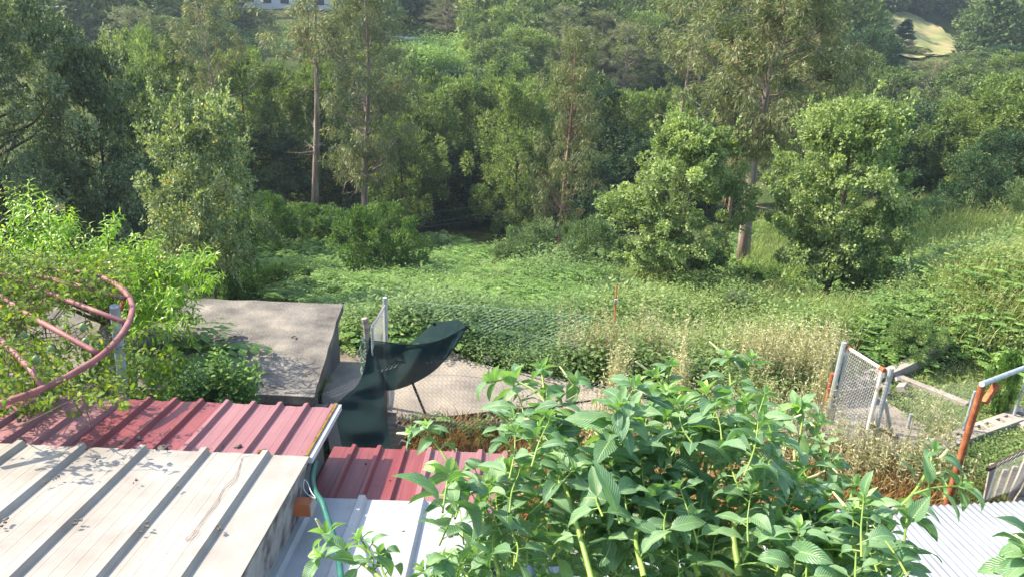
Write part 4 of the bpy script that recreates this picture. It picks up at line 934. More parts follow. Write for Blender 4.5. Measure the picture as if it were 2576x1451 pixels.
# right gate
gr=thing('metal_gate','leaning wire mesh gate in a pale peeling pipe frame, right of the tall grass','gate',foot(2130,1080))
def seg(name,a,b,rad,mat,parent,n=9):
    g=Geo();tube(g,[a,b],rad,n);return g.obj(name,MT[mat],parent)
FL=foot(2076,1062);TL=np.array([FL[0]+.02,FL[1],z_for(FL[0],FL[1],868)])
seg('hinge_post',FL-[0,0,.3],TL+[0,0,.05],.038,'galv',gr)
FR=foot(2168,1140);zR=z_for(FR[0],FR[1],928)
G0=np.array([FL[0]+.09,FL[1]-.02,TL[2]-.03]);G1=np.array([FR[0]+.0,FR[1],zR])
seg('top_rail',G0,G1,.024,'rail',gr)
seg('side_rail',G1,[G1[0],G1[1],GZ+.15],.026,'rail',gr);seg('side_rail',G0,[G0[0],G0[1],GZ+.15],.026,'galv',gr)
g=Geo();f,L,H0=plane_fn([G0[0],G0[1],GZ+.12],[G1[0],G1[1],GZ+.12],G0[2]-GZ-.14,G1[2]-GZ-.14);net(g,f,L,H0,.055,.0034);g.obj('mesh',MT['mesh_white'],gr)
for c_ in (G0,G1):
    g=Geo();tube(g,[c_+unit(G0-G1)*.05,c_-unit(G0-G1)*.05],.034,9);g.obj('corner_joint',MT['rust'],gr)
FP=foot(2188,1132);ZP=z_for(FP[0],FP[1],925)
lp=thing('latch_post','grey pipe post with a slanting prop that the leaning gate closes on','post',FP)
seg('pole',FP-[0,0,.3],[FP[0]+.02,FP[1],ZP],.036,'galv',lp)
seg('prop',U(2226,1005,11.25),foot(2250,1098)-[0,0,.1],.03,'galv',lp)
seg('cross_bar',U(2188,1068,11.2),foot(2256,1098),.028,'rust',lp)
g=Geo();tube(g,[[FP[0]+.02,FP[1],ZP],[FP[0]+.02,FP[1],ZP+.012]],.043,9);g.obj('cap',MT['rail'],lp)
post('rusty_pole','dark rusty pipe stub left of the leaning gate',2070,1058,938,.04,'rust','pipe')
post('short_post','very short grey stub between gate prop and block row',2283,1075,1040,.025,'galv')
post('thin_post','thin white post standing on the row of hollow blocks',2420,1092,983,.021,'galv')
post('thin_post','thin white post near the right edge behind the rusty frame',2546,1056,940,.021,'galv')
f,L,H0=plane_fn(foot(2188,1130),foot(2420,1092),1.0,.95);g=Geo();net(g,f,L,H0,.07,.0016)
tag(g.obj('thin_wire_fence',MT['wire']),'thin wire net between the gate post and the thin white post','fence')
# rusty frame at the right
RF=foot(2376,1286);ZT=z_for(RF[0],RF[1],975)
fr=thing('pipe_frame','tall rusty pipe post carrying a grey top rail at the right edge','frame',RF)
TP=np.array([RF[0]+.03,RF[1]+.05,ZT])
seg('post',RF-[0,0,.4],TP,.041,'rust',fr,14)
TR=U(2620,908,11.4)
T0=TP+[0,0,.03];seg('top_rail',T0-unit(TR-T0)*.04,TR,.035,'galv',fr,12)
g=Geo();beam(g,U(2476,1012,9.75),U(2507,966,9.8),.05,.075,upv=(0,1,0));g.obj('bracket',MT['rust'],fr)
# hollow block row
hb=thing('block_row','row of hollow pale blocks lying across the grass at the right','blocks',foot(2440,1090))
a=onz(2345,1128,GZ+.12);b=onz(2552,1052,GZ+.12);e_=unit((b-a)*[1,1,0]);n_=int(np.linalg.norm(b-a)/.5)+1
s2=np.cross([0,0,1],e_)
R=np.stack([e_,s2,[0,0,1]],1)
g=Geo();gh=Geo()
for i in range(n_):
    o_=a+e_*i*.5;o_[2]=GZ;ln=.485
    # frame of the block with two open holes in its top
    for (x0,x1,y0,y1) in ((0,ln,-.13,-.065),(0,ln,.065,.13),(0,.08,-.065,.065),(.19,.29,-.065,.065),(ln-.08,ln,-.065,.065)):
        box(g,x0,x1,y0,y1,0,.18,.5,0,R,o_+[0,0,np.sin(i)*.006])
    box(g,.08,.19,-.065,.065,.0,.14 if i%2 else .06,.5,0,R,o_);box(g,.29,ln-.08,-.065,.065,.0,.15,.5,0,R,o_)
g.obj('block_line',MT['paleblock'],hb)
g=Geo();a2=onz(2580,1070,GZ+.12);b0=b.copy();b0[2]=GZ+.06;a2[2]=GZ+.06;beam(g,b0,a2+(a2-b0)*.5,.2,.2);g.obj('return_line',MT['paleblock'],hb)
g=Geo();a=onz(2096,974,GZ+.35);b=onz(2205,960,GZ+.35)
e_=unit((b-a)*[1,1,0]);s2=np.cross([0,0,1],e_);R=np.stack([e_,s2,[0,0,1]],1)
ln=np.linalg.norm(b-a)
bw=thing('block_wall','short grey block wall with open cells on top, seen through the gate','wall',[a[0],a[1],GZ])
for k in range(int(ln/.25)):
    for (x0,x1,y0,y1) in ((0,.25,-.13,-.09),(0,.25,.09,.13),(0,.035,-.09,.09)):
        box(g,k*.25+x0,k*.25+x1,y0,y1,-.5,0,.5,0,R,a+[0,0,0])
box(g,.04,ln-.1,-.088,.088,-.5,-.12,.5,0,R,a)
g.obj('wall_body',MT['block'],bw)
for nm,lb,pa,pb,wd,ht in (('low_wall','narrow pinkish kerb wall climbing the bank behind the gate',(2225,958),(2372,872),.18,.3),('low_wall','thin kerb running right from the gate through the grass',(2215,940),(2430,1030),.14,.16),('low_wall','pale kerb piece high on the slope at the right edge',(2545,742),(2600,715),.5,.4)):
    A_=ground(*pa);B_=ground(*pb);g=Geo();n_=6
    for i in range(n_):
        p0=A_+(B_-A_)*i/n_;p1=A_+(B_-A_)*(i+.985)/n_;p0[2]=tz(p0[0],p0[1])+.05;p1[2]=tz(p1[0],p1[1])+.05
        beam(g,p0,p1,wd,ht)
    tag(g.obj(nm,MT['paleblock']),lb,'kerb')
# rubble at the kerb
g=Geo();base=onz(2210,945,GZ+.3);r5=np.random.default_rng(8)
for i in range(16):
    c=base+np.array([r5.normal(0,.22),r5.normal(0,.2),-.1]);s_=r5.uniform(.03,.10);R=np.linalg.qr(r5.normal(0,1,(3,3)))[0]
    box(g,-s_,s_,-s_*.7,s_*.7,-s_*.5,s_*.5,.5,0,R,c)
tag(g.obj('rubble',MT['paleblock']),'heap of pale broken blocks beside the gate post','rubble')
# old crate of boards and net in the lower right
cr=thing('board_pile','tilted weathered boards under wire netting at the lower right edge','boards',foot(2540,1260))
for i,(p0,p1,wd) in enumerate((((2482,1256),(2500,1165),.09),((2505,1250),(2530,1180),.07),((2530,1240),(2556,1172),.08),((2545,1255),(2590,1150),.12),((2560,1262),(2620,1160),.12))):
    g=Geo();A_=onz(*p0,GZ+.05);B_=U(p1[0],p1[1],np.dot(A_-C0,fw)-.15);beam(g,A_,B_,wd,.03,upv=(0,1,0));g.obj('board',MT['paleblock' if i in(0,3) else 'oldwood'],cr)
g=Geo();beam(g,U(2484,1180,9.9),U(2600,1122,10.4),.045,.04);g.obj('top_board',MT['darkbark'],cr)
g=Geo();A_=U(2480,1255,9.8);B_=U(2620,1210,9.9)
f,L,H0=plane_fn(A_,B_,.55,.7,0,.05);net(g,f,L,H0,.055,.0028);g.obj('mesh',MT['wire'],cr)

# overhead wires in the dark gap
for i,(p0,p1,p2) in enumerate((((1040,547),(1160,525),(1760,455)),((1075,562),(1300,528),(1760,475)),((1095,568),(1300,543),(1820,490)))):
    g=Geo();P_=[U(*p0,30),U(*p1,31),U(*p2,33)];P_=[P_[0]+(P_[0]-P_[1])*1.5]+P_+[P_[2]+(P_[2]-P_[1])*.8]
    tube(g,smooth_path(P_,8),.0045,4);tag(g.obj('overhead_wire',MT['paint']),['upper thin wire crossing the dark woodland gap','middle thin wire crossing the dark woodland gap','lowest thin wire crossing the dark woodland gap'][i],'wire','overhead wires')

# ------------------------------------------------------------------ dark shade cloth
def clothmat():
    m,n,b,o=newmat('shade_cloth');uv=N(n,'ShaderNodeUVMap').outputs[0]
    w1=N(n,'ShaderNodeTexWave');w1.inputs['Scale'].default_value=60;w1.bands_direction='Y';n.links.new(uv,w1.inputs[0]);w1.inputs['Distortion'].default_value=1
    c=ramp(n,noise(n,60,4,uv),[(.35,(.007,.021,.021)),(.6,(.015,.036,.037)),(.75,(.045,.08,.08))])
    n.links.new(c,b.inputs['Base Color']);b.inputs['Roughness'].default_value=.9;b.inputs['Specular IOR Level'].default_value=.12
    bp=N(n,'ShaderNodeBump');bp.inputs['Strength'].default_value=.6;bp.inputs['Distance'].default_value=.01;n.links.new(w1.outputs['Fac'],bp.inputs['Height']);n.links.new(bp.outputs[0],b.inputs['Normal'])
    t=N(n,'ShaderNodeBsdfTransparent');mx=N(n,'ShaderNodeMixShader')
    f_=ramp(n,noise(n,8,3,uv),[(.3,(.01,.01,.01)),(.7,(.05,.05,.05))]);n.links.new(f_,mx.inputs[0])
    n.links.new(b.outputs[0],mx.inputs[1]);n.links.new(t.outputs[0],mx.inputs[2]);n.links.new(mx.outputs[0],o.inputs[0]);return m
MT['cloth']=clothmat()
def patch(g,top,bot,nu=60,nv=30,fold=.05,freq=4,ph=0,conv=0):
    def rs(c,n_):
        c=smooth_path([U(*q) for q in c],8);l=np.concatenate([[0],np.cumsum(np.linalg.norm(np.diff(c,axis=0),axis=1))]);t=np.linspace(0,l[-1],n_)
        return np.column_stack([np.interp(t,l,c[:,k]) for k in range(3)])
    a=rs(top,nu);b=rs(bot,nu);V=np.zeros((nv,nu,3));u=np.linspace(0,1,nu)
    for i in range(nv):
        t=i/(nv-1);V[i]=a*(1-t)+b*t
        amp=fold*math.sin(math.pi*min(1,t*.9+.08))
        V[i]+=np.outer(amp*(np.sin(u*freq*6.28+ph+t*2.2)+.4*np.sin(u*freq*13+ph*2+t)),np.array([.25,-1,.15]))
    i,j=np.meshgrid(np.arange(nv-1),np.arange(nu-1),indexing='ij');Q=np.stack([i*nu+j,i*nu+j+1,(i+1)*nu+j+1,(i+1)*nu+j],-1).reshape(-1,4)
    uv=np.stack(np.meshgrid(u*3,np.linspace(0,2,nv)),-1).reshape(-1,2)
    g.add(V.reshape(-1,3),Q,.5,0,uv)
sc_=thing('shade_cloth','dark green-black shade cloth slung from the wooden stake and hanging over the net','shade cloth',S)
g=Geo()
patch(g,[(928,856,10.9),(965,862,10.8),(1040,866,10.8),(1110,854,10.9),(1150,838,11.0),(1172,822,11.1)],[(932,880,10.9),(955,940,10.75),(968,980,10.7),(1030,968,10.7),(1095,930,10.8),(1150,868,11.0)],fold=.05,freq=2.2,nv=34)
g.obj('sling',MT['cloth'],sc_,smooth=True)
g=Geo()
patch(g,[(1030,862,11.2),(1060,838,11.3),(1092,812,11.4),(1130,806,11.4),(1152,802,11.4),(1174,822,11.2)],[(1034,864,11.1),(1075,862,11.0),(1105,858,11.0),(1135,848,11.0),(1155,838,11.1),(1170,830,11.15)],fold=.03,freq=2,nv=16)
g.obj('back_fold',MT['cloth'],sc_,smooth=True)
g=Geo()
patch(g,[(924,862,10.9),(916,930,10.6),(895,970,10.4),(848,1014,10.2),(846,1050,10.1),(862,1132,10.0)],[(936,872,10.85),(955,930,10.75),(968,975,10.6),(972,1020,10.4),(976,1070,10.3),(988,1136,10.1)],fold=.05,freq=2.3,nv=40,ph=1)
g.obj('hanging_drop',MT['cloth'],sc_,smooth=True)
g=Geo();tube(g,smooth_path([U(928,856,10.88),U(1040,866,10.78),U(1110,854,10.88),U(1172,822,11.1)],8),.010,5);g.obj('hem',MT['cloth'],sc_)
for c,r_ in ((U(1172,820,11.1),.04),(U(1090,812,11.35),.03),(U(929,862,10.85),.05)):
    g=Geo()
    for k in range(3): tube(g,[c+rng.normal(0,r_,3),c,c+rng.normal(0,r_,3)+[0,0,-r_]],.014,5)
    g.obj('knot',MT['cloth'],sc_)
g=Geo();tube(g,smooth_path([U(1172,820,11.1),U(1250,812,12),U(1380,806,13),U(1500,800,14)],5),.004,4);tag(g.obj('tie_wire',MT['greenwire']),'thin green wire pulling the shade cloth corner to the right','wire')

# ------------------------------------------------------------------ far buildings
bh=thing('brick_hut','small red brick hut with a pale roof on the far terrace','hut',U(1020,125,88))
B=U(1022,118,88);zb=tz(B[0],B[1])
MT['brick']=surf('red_brick',[(.3,(.30,.12,.07)),(.7,(.46,.21,.13))],2,.9)
MT['paleroof']=surf('pale_roof',[(.3,(.50,.50,.48)),(.7,(.65,.65,.63))],2,.8)
ztop=z_for(B[0],B[1],98)
g=Geo();box(g,B[0]-.9,B[0]+1.6,B[1],B[1]+2.5,zb-.5,ztop);g.obj('wall',MT['brick'],bh)
g=Geo();beam(g,[B[0]-4.2,B[1]-.4,ztop+.35],[B[0]+1.9,B[1]-.4,ztop-.02],1.3,.16);g.obj('roof',MT['paleroof'],bh)
g=Geo();box(g,B[0]-3.9,B[0]-.95,B[1]+.2,B[1]+2.4,zb-.5,ztop+.1);g.obj('wall_panel',MT['block'],bh)
g=Geo();box(g,B[0]-.5,B[0]+.0,B[1]-.02,B[1]+.05,ztop-.6,ztop-.2);g.obj('window',MT['paint'],bh)
wb=thing('white_building','long white building behind the trees at the top left of the view','building',U(730,15,125))
B=U(735,20,112);g=Geo();zt_=B[2]
MT['whitewall']=surf('white_wall',[(.3,(.70,.68,.66)),(.7,(.80,.79,.77))],1,.8)
box(g,B[0]-8.5,B[0]+8,B[1],B[1]+8,zt_-.6,zt_+6.5);box(g,B[0]-12,B[0]-8.5,B[1]-1,B[1]+6,zt_-1.6,zt_+5);g.obj('wall',MT['whitewall'],wb)
for i in range(6):
    f_=Geo();x=B[0]-6.6+i*2.5;box(f_,x,x+1.2,B[1]-.06,B[1]+.04,zt_+.5,zt_+1.9);f_.obj('window',MT['paint'],wb)
g=Geo();box(g,B[0]-9,B[0]+8.5,B[1]-.5,B[1]+8.5,zt_+6.5,zt_+6.9);g.obj('roof',MT['brick'],wb)
A_=U(636,70,96);B_=U(672,74,96);g=Geo();beam(g,A_,B_,.4,1.0);tag(g.obj('garden_wall',MT['whitewall']),'short white wall seen between the slender eucalyptus and the leaning trunk','wall')
# ------------------------------------------------------------------ round pergola frame at the left
def pipe(name,pts,rad,mat,parent,k=6,n=10):
    g=Geo();tube(g,smooth_path(pts,k),rad,n);return g.obj(name,MT[mat],parent,smooth=True)
PZ=CZ-3.35
def pz(px,py,dz=0): return onz(px,py,PZ+dz)
pf=thing('pergola_frame','faded red curved pipe frame overgrown by passion vine at the left','pergola',(-5,8,GZ))
arc=[(0,1015),(100,980),(190,935),(262,888),(310,835),(332,785),(326,750),(300,722),(262,700),(215,688),(165,682),(120,678)]
pipe('outer_ring',[pz(*p) for p in [(-120,1050)]+arc],.030,'pinkpipe',pf)
for a in ([(110,975),(82,935),(45,895),(8,860),(-60,800)],[(246,888),(150,835),(60,785),(0,745),(-90,700)],[(318,812),(230,778),(120,735),(40,700),(-40,672)],[(315,752),(230,728),(150,708),(85,692)]):
    pipe('cross_pipe',[pz(a[0][0],a[0][1],-.005)]+[pz(q[0],q[1],.10) for q in a[1:-1]]+[pz(a[-1][0],a[-1][1],.05)],.026,'pinkpipe',pf)
pp=pz(288,770,-.05);pb=np.array([pp[0],pp[1],GZ])
g=Geo();b_=U(312,990,np.dot(pp-C0,fw)+.55);tube(g,[b_+(b_-pp)*.8,pp+[0,0,0]],.05,12);tag(g.obj('support_post',MT['bluegrey'],pf),'blue-grey post carrying the ring')
g=Geo();tube(g,[pp+[.0,0,-.15],pz(312,752,-.03)],.02,7);tag(g.obj('strut',MT['rust'],pf),'rusty strut')

# ------------------------------------------------------------------ leafy shoots
def shoot(gs,gl,base,tip,rad,nleaf,L,W,bend,tint,r,leaf_from=.25,mid=None,droop=.3,side=.9,fold=.25,nl=4,tiprad=.25,stemtint=.5,sag=0.):
    base=np.asarray(base);tip=np.asarray(tip);ln=np.linalg.norm(tip-base)
    mid=(base+tip)/2+r.normal(0,.06,3)*ln+np.array([0,0,sag*ln]) if mid is None else mid
    P=smooth_path([base,mid,tip],7);tube(gs,P,np.linspace(rad,rad*tiprad,len(P)),5,stemtint,cap=False)
    t=np.linspace(leaf_from,1,nleaf)+r.normal(0,.01,nleaf);t=np.clip(t,0,1)
    q=np.column_stack([np.interp(t*(len(P)-1),np.arange(len(P)),P[:,k]) for k in range(3)])
    T_=unit(np.gradient(P,axis=0));ax=np.column_stack([np.interp(t*(len(P)-1),np.arange(len(P)),T_[:,k]) for k in range(3)])
    a=np.arange(nleaf)*2.4+r.uniform(0,6)
    e1=unit(np.cross(ax,[0.3,.2,1.]));e2=np.cross(ax,e1)
    out=np.cos(a)[:,None]*e1+np.sin(a)[:,None]*e2
    D=out*side+ax*.55+r.normal(0,.15,out.shape);D[:,2]-=droop*.3
    Nn=ax*.6+np.array([0,0,1.])+r.normal(0,.25,out.shape)
    sz=np.clip(1.15-.55*t**3,.4,1.2)*r.uniform(.7,1.2,nleaf)
    bent(gl,q,D,Nn,L*sz,W*sz,bend*r.uniform(.5,1.5,nleaf),nl,2,fold,0,np.clip(tint+r.normal(0,.16,nleaf)+.2*(t-.6),0,1),r=r)
r=np.random.default_rng(21)
# peach tree
pt=thing('peach_tree','bright yellow-green peach tree with long narrow leaves behind the pergola','peach tree',(-5.5,10.5,GZ))
gs=Geo();gl=Geo()
trunk=np.array([U(250,900,12)[0],11.0,GZ]);fork=trunk+[0,0,1.0]
tube(gs,[trunk,fork],[.07,.06],8)
tips=[(40,470),(75,455),(120,520),(160,540),(20,560),(60,600),(-20,520),(200,590),(265,545),(250,620),(300,640),(130,600),(180,640),(90,560),(330,650),(400,610),(380,680),(440,660),(480,680),(545,640),(520,620),(560,690),(500,720),(430,730),(460,760),(510,800),(400,720),(350,700),(-10,640),(30,640),(110,650),(220,660),(490,700),(360,760),(410,790),(450,820),(270,680),(150,590),(60,520),(400,640),(530,660),(0,600),(300,700),(340,720),(480,640),(470,790),(0,480),(-30,560),(220,560),(110,480)]
for i,(px,py) in enumerate(tips):
    d=10.3+r.normal(0,.55)+(.5 if px<250 else 0);T_=U(px,py,d)
    B=fork*(.45)+T_*.55+r.normal(0,.12,3);B[2]=min(B[2],T_[2]-.25)
    tube(gs,smooth_path([fork,(fork+B)/2+r.normal(0,.1,3),B],3),np.linspace(.035,.012,7),5,cap=False)
    shoot(gs,gl,B,T_,.011,34,.135,.030,1.0,.55,r,.1,nl=4)
    for k in range(5):
        B2=B+(T_-B)*r.uniform(.05,.75);e=B2+unit(r.normal(0,1,3)+[0,0,.7])*r.uniform(.25,.5)
        shoot(gs,gl,B2,e,.006,20,.125,.028,1.0,.5,r,.1,nl=4)
    e=B+r.normal(0,.3,3);shoot(gs,gl,(B+fork)/2,e,.006,16,.12,.028,1.,.35,r,.2,nl=4)
gs.obj('branches',MT['bark'],pt);gl.obj('leaves',MT['peach'],pt)
MT['fruit']=surf('green_fruit',[(.3,(.22,.26,.07)),(.7,(.36,.34,.12))],20,.6)
for i in range(9):
    g=Geo();c=U(355+r.uniform(0,110),r.uniform(620,650),10.2)
    th=np.linspace(0,np.pi,6);V=np.array([c+.024*np.array([math.sin(a)*math.cos(b_),math.sin(a)*math.sin(b_),math.cos(a)]) for a in th for b_ in np.arange(8)*math.pi/4])
    Q=np.array([[a*8+b_,a*8+(b_+1)%8,(a+1)*8+(b_+1)%8,(a+1)*8+b_] for a in range(5) for b_ in range(8)]);g.add(V,Q,.5);g.obj('peach',MT['fruit'],pt,smooth=True)
# passion vine over the frame
pv=thing('passion_vine','tangled passion vine with yellowing leaves draped over the red pergola pipes','vine',(-5,8.5,GZ))
gs=Geo();gl=Geo()
V0=[]
for i in range(760):
    if i<430: px,py=r.uniform(-60,330),r.uniform(650,1010);dz=r.normal(-.15,.2)
    elif i<610: px,py=r.uniform(-60,130),r.uniform(690,1010);dz=r.uniform(-.2,.3)
    else: px,py=r.uniform(-60,260),r.uniform(650,730);dz=r.uniform(0,.3)
    # keep a few openings between the pipes
    if px>90 and 740<py<960 and r.uniform()<.86: continue
    P_=pz(px,py,dz);e=P_+unit(r.normal(0,1,3)*[1,1,.6])*r.uniform(.15,.45);V0.append(P_)
    if 0<px<150 and 945<py<1010 and r.uniform()<.75: continue
    shoot(gs,gl,P_,e,.004,r.integers(7,13),.062,.032,.6,.42,r,.1,nl=3,fold=.15,stemtint=.4)
for i in range(120):
    a=V0[r.integers(len(V0))];b=V0[r.integers(len(V0))]
    if np.linalg.norm(a-b)>1.6: continue
    tube(gs,smooth_path([a,(a+b)/2+r.normal(0,.12,3)-[0,0,.15],b],6),.0045,4,cap=False)
for i in range(240):     # hanging curtain below the frame down to the shed eave
    px,py=r.uniform(-60,450),r.uniform(850,1010);P_=U(px,py,r.uniform(8.6,10.2))
    e=P_+unit(r.normal(0,1,3)+[0,0,-.5])*r.uniform(.2,.5)
    shoot(gs,gl,P_,e,.004,9,.09,.04,.7,.35,r,.1,nl=3,fold=.15)
for i in range(14):      # spills over the roof corner
    px,py=r.uniform(-60,115),r.uniform(985,1070);P_=U(px,py,7.2);P_[2]=max(P_[2],zu(P_[1])+.05)
    shoot(gs,gl,P_,P_+unit(r.normal(0,1,3)*[1,1,.3])*.2,.004,8,.08,.04,.5,.35,r,.1,nl=3)
gs.obj('stems',MT['bark'],pv);gl.obj('leaves',MT['vine'],pv)
MT['pfruit']=surf('green_passion_fruit',[(.3,(.12,.22,.08)),(.7,(.22,.34,.14))],20,.5)
for px,py in ((208,823),(30,617+95),(160,672),(60,845),(90,905),(215,860),(35,960),(128,880)):
    c=pz(px,py,.0);th=np.linspace(0,np.pi,8);g=Geo();V=np.array([c+np.array([.033*math.sin(a)*math.cos(b_),.033*math.sin(a)*math.sin(b_),.045*math.cos(a)]) for a in th for b_ in np.arange(10)*math.pi/5])
    Q=np.array([[a*10+b_,a*10+(b_+1)%10,(a+1)*10+(b_+1)%10,(a+1)*10+b_] for a in range(7) for b_ in range(10)]);g.add(V,Q,.5);g.obj('passion_fruit',MT['pfruit'],pv,smooth=True)
# citrus bush
cb=thing('citrus_bush','glossy dark green citrus bush with bright tips in front of the concrete slab','bush',U(530,1000,9.2))
gs=Geo();gl=Geo();ctr=U(525,985,9.4)
ctr[2]=GZ+.2
for i in range(300):
    px=r.uniform(405,648);top=880+ (abs(px-555)/100)**2*55+ (30 if 575<px<600 else 0)
    if 530<px<572: top=866
    if px>610: top=895
    py=r.uniform(top,1020);T_=U(px,py,r.uniform(8.7,9.8))
    B=T_*.7+ctr*.3+r.normal(0,.05,3)
    tube(gs,smooth_path([ctr,(ctr+B)/2+r.normal(0,.05,3),B],2),[.012,.01,.008,.006,.005],4,cap=False)
    shoot(gs,gl,B,T_,.005,15,.095,.048,.6,.38+.25*(r.uniform()<.2),r,.15,nl=3,fold=.3)
gs.obj('branches',MT['darkbark'],cb);gl.obj('leaves',MT['citrus'],cb)
# large bracken fronds between peach and slab
g=Geo();q=np.array([U(px,py,11.0)[:2] for px,py in ((440,800),(470,830),(430,840),(400,880),(460,860),(420,900),(380,930),(350,960),(480,840),(440,870),(360,900),(410,820),(330,930),(300,940))])
clumps(g,q,.95,.1,7,'fern',.4,r=r,lift=.45);o=g.obj('fern_clump',MT['fern']);tag(o,'large drooping bracken fronds between the peach tree and the slab','ferns',kind='stuff')
# pink-walled outbuilding and pots behind the peach
ob=thing('pink_outbuilding','small pink and grey walled shed half hidden behind the peach leaves','shed',U(390,760,13))
MT['pink']=surf('pink_plaster',[(.3,(.48,.22,.21)),(.7,(.58,.30,.28))],3,.8)
g=Geo();A_=U(352,800,13.2);B_=U(402,735,13.2);box(g,A_[0],B_[0],A_[1],A_[1]+1.2,A_[2]-1.2,B_[2]);g.obj('wall',MT['pink'],ob)
g=Geo();A_=U(215,860,13.6);B_=U(352,790,13.6);box(g,A_[0],B_[0]-.02,A_[1],A_[1]+.8,A_[2]-1.2,B_[2]);g.obj('low_wall',MT['paleblock'],ob)
g=Geo();A_=U(452,830,13.9);B_=U(492,728,13.9);box(g,A_[0],B_[0],A_[1],A_[1]+.3,A_[2]-.8,B_[2]);tag(g.obj('block_pillar',MT['slab']),'grey block pillar behind the far left slab corner','pillar')
c=U(366,793,12.6);g=Geo();a=np.linspace(0,6.283,17)
tube(g,[c+[0,0,-.14],c+[0,0,.0],c+[0,0,.02]],[.05,.075,.08],14);tag(g.obj('flower_pot',MT['orange']),'small red pot among the peach leaves','pot')
slab_poly([(-80,900),(250,800),(430,840),(460,1000),(-80,1010)],GZ+.07,.3,'pad','patio',None,None,kind='structure')

# ------------------------------------------------------------------ pokeweed plants in the foreground
def pokemat():
    m,n,b,o=newmat('pokeweed_leaf');uv=N(n,'ShaderNodeUVMap').outputs[0]
    sp=N(n,'ShaderNodeSeparateXYZ');n.links.new(uv,sp.inputs[0])
    ab=N(n,'ShaderNodeMath',operation='ABSOLUTE');n.links.new(sp.outputs[0],ab.inputs[0])
    a1=N(n,'ShaderNodeMath',operation='MULTIPLY');n.links.new(sp.outputs[1],a1.inputs[0]);a1.inputs[1].default_value=85
    a2=N(n,'ShaderNodeMath',operation='MULTIPLY');n.links.new(ab.outputs[0],a2.inputs[0]);a2.inputs[1].default_value=22
    a3=N(n,'ShaderNodeMath',operation='SUBTRACT');n.links.new(a1.outputs[0],a3.inputs[0]);n.links.new(a2.outputs[0],a3.inputs[1])
    si=N(n,'ShaderNodeMath',operation='SINE');n.links.new(a3.outputs[0],si.inputs[0])
    vein=ramp(n,si.outputs[0],[(.80,(0,0,0)),(1.,(1,1,1))])
    mid=ramp(n,ab.outputs[0],[(.03,(1,1,1)),(.09,(0,0,0))])
    at=N(n,'ShaderNodeAttribute',attribute_name='tint')
    c=ramp(n,at.outputs['Fac'],[(0,(.07,.155,.075)),(.5,(.145,.27,.13)),(.85,(.24,.38,.18)),(1,(.35,.56,.12))])
    c=mixc(n,1.,c,ramp(n,noise(n,6,4,uv),[(.3,(.8,.8,.8)),(.7,(1.2,1.2,1.15))]),'MULTIPLY')
    vm=N(n,'ShaderNodeMath',operation='MULTIPLY');n.links.new(vein,vm.inputs[0]);vm.inputs[1].default_value=.13
    c=mixc(n,vm.outputs[0],c,(.22,.36,.14));c=mixc(n,mid,c,(.30,.42,.16))
    n.links.new(c,b.inputs['Base Color']);b.inputs['Roughness'].default_value=.45;b.inputs['Specular IOR Level'].default_value=.6
    bp=N(n,'ShaderNodeBump');bp.inputs['Strength'].default_value=.35;bp.inputs['Distance'].default_value=.006;n.links.new(si.outputs[0],bp.inputs['Height']);n.links.new(bp.outputs[0],b.inputs['Normal'])
    t=N(n,'ShaderNodeBsdfTranslucent');n.links.new(mixc(n,1.,c,(1.3,1.5,.4),'MULTIPLY'),t.inputs[0])
    mx=N(n,'ShaderNodeMixShader');mx.inputs[0].default_value=.32;n.links.new(b.outputs[0],mx.inputs[1]);n.links.new(t.outputs[0],mx.inputs[2]);n.links.new(mx.outputs[0],o.inputs[0]);return m
MT['poke']=pokemat()
MT['pokestem']=surf('pokeweed_stem',[(.3,(.13,.23,.045)),(.6,(.24,.33,.07)),(.8,(.38,.41,.16))],6,.45,0,.1,60,5,.4)
MT['spike']=surf('flower_spike',[(.3,(.45,.48,.22)),(.7,(.66,.62,.38))],60,.7)
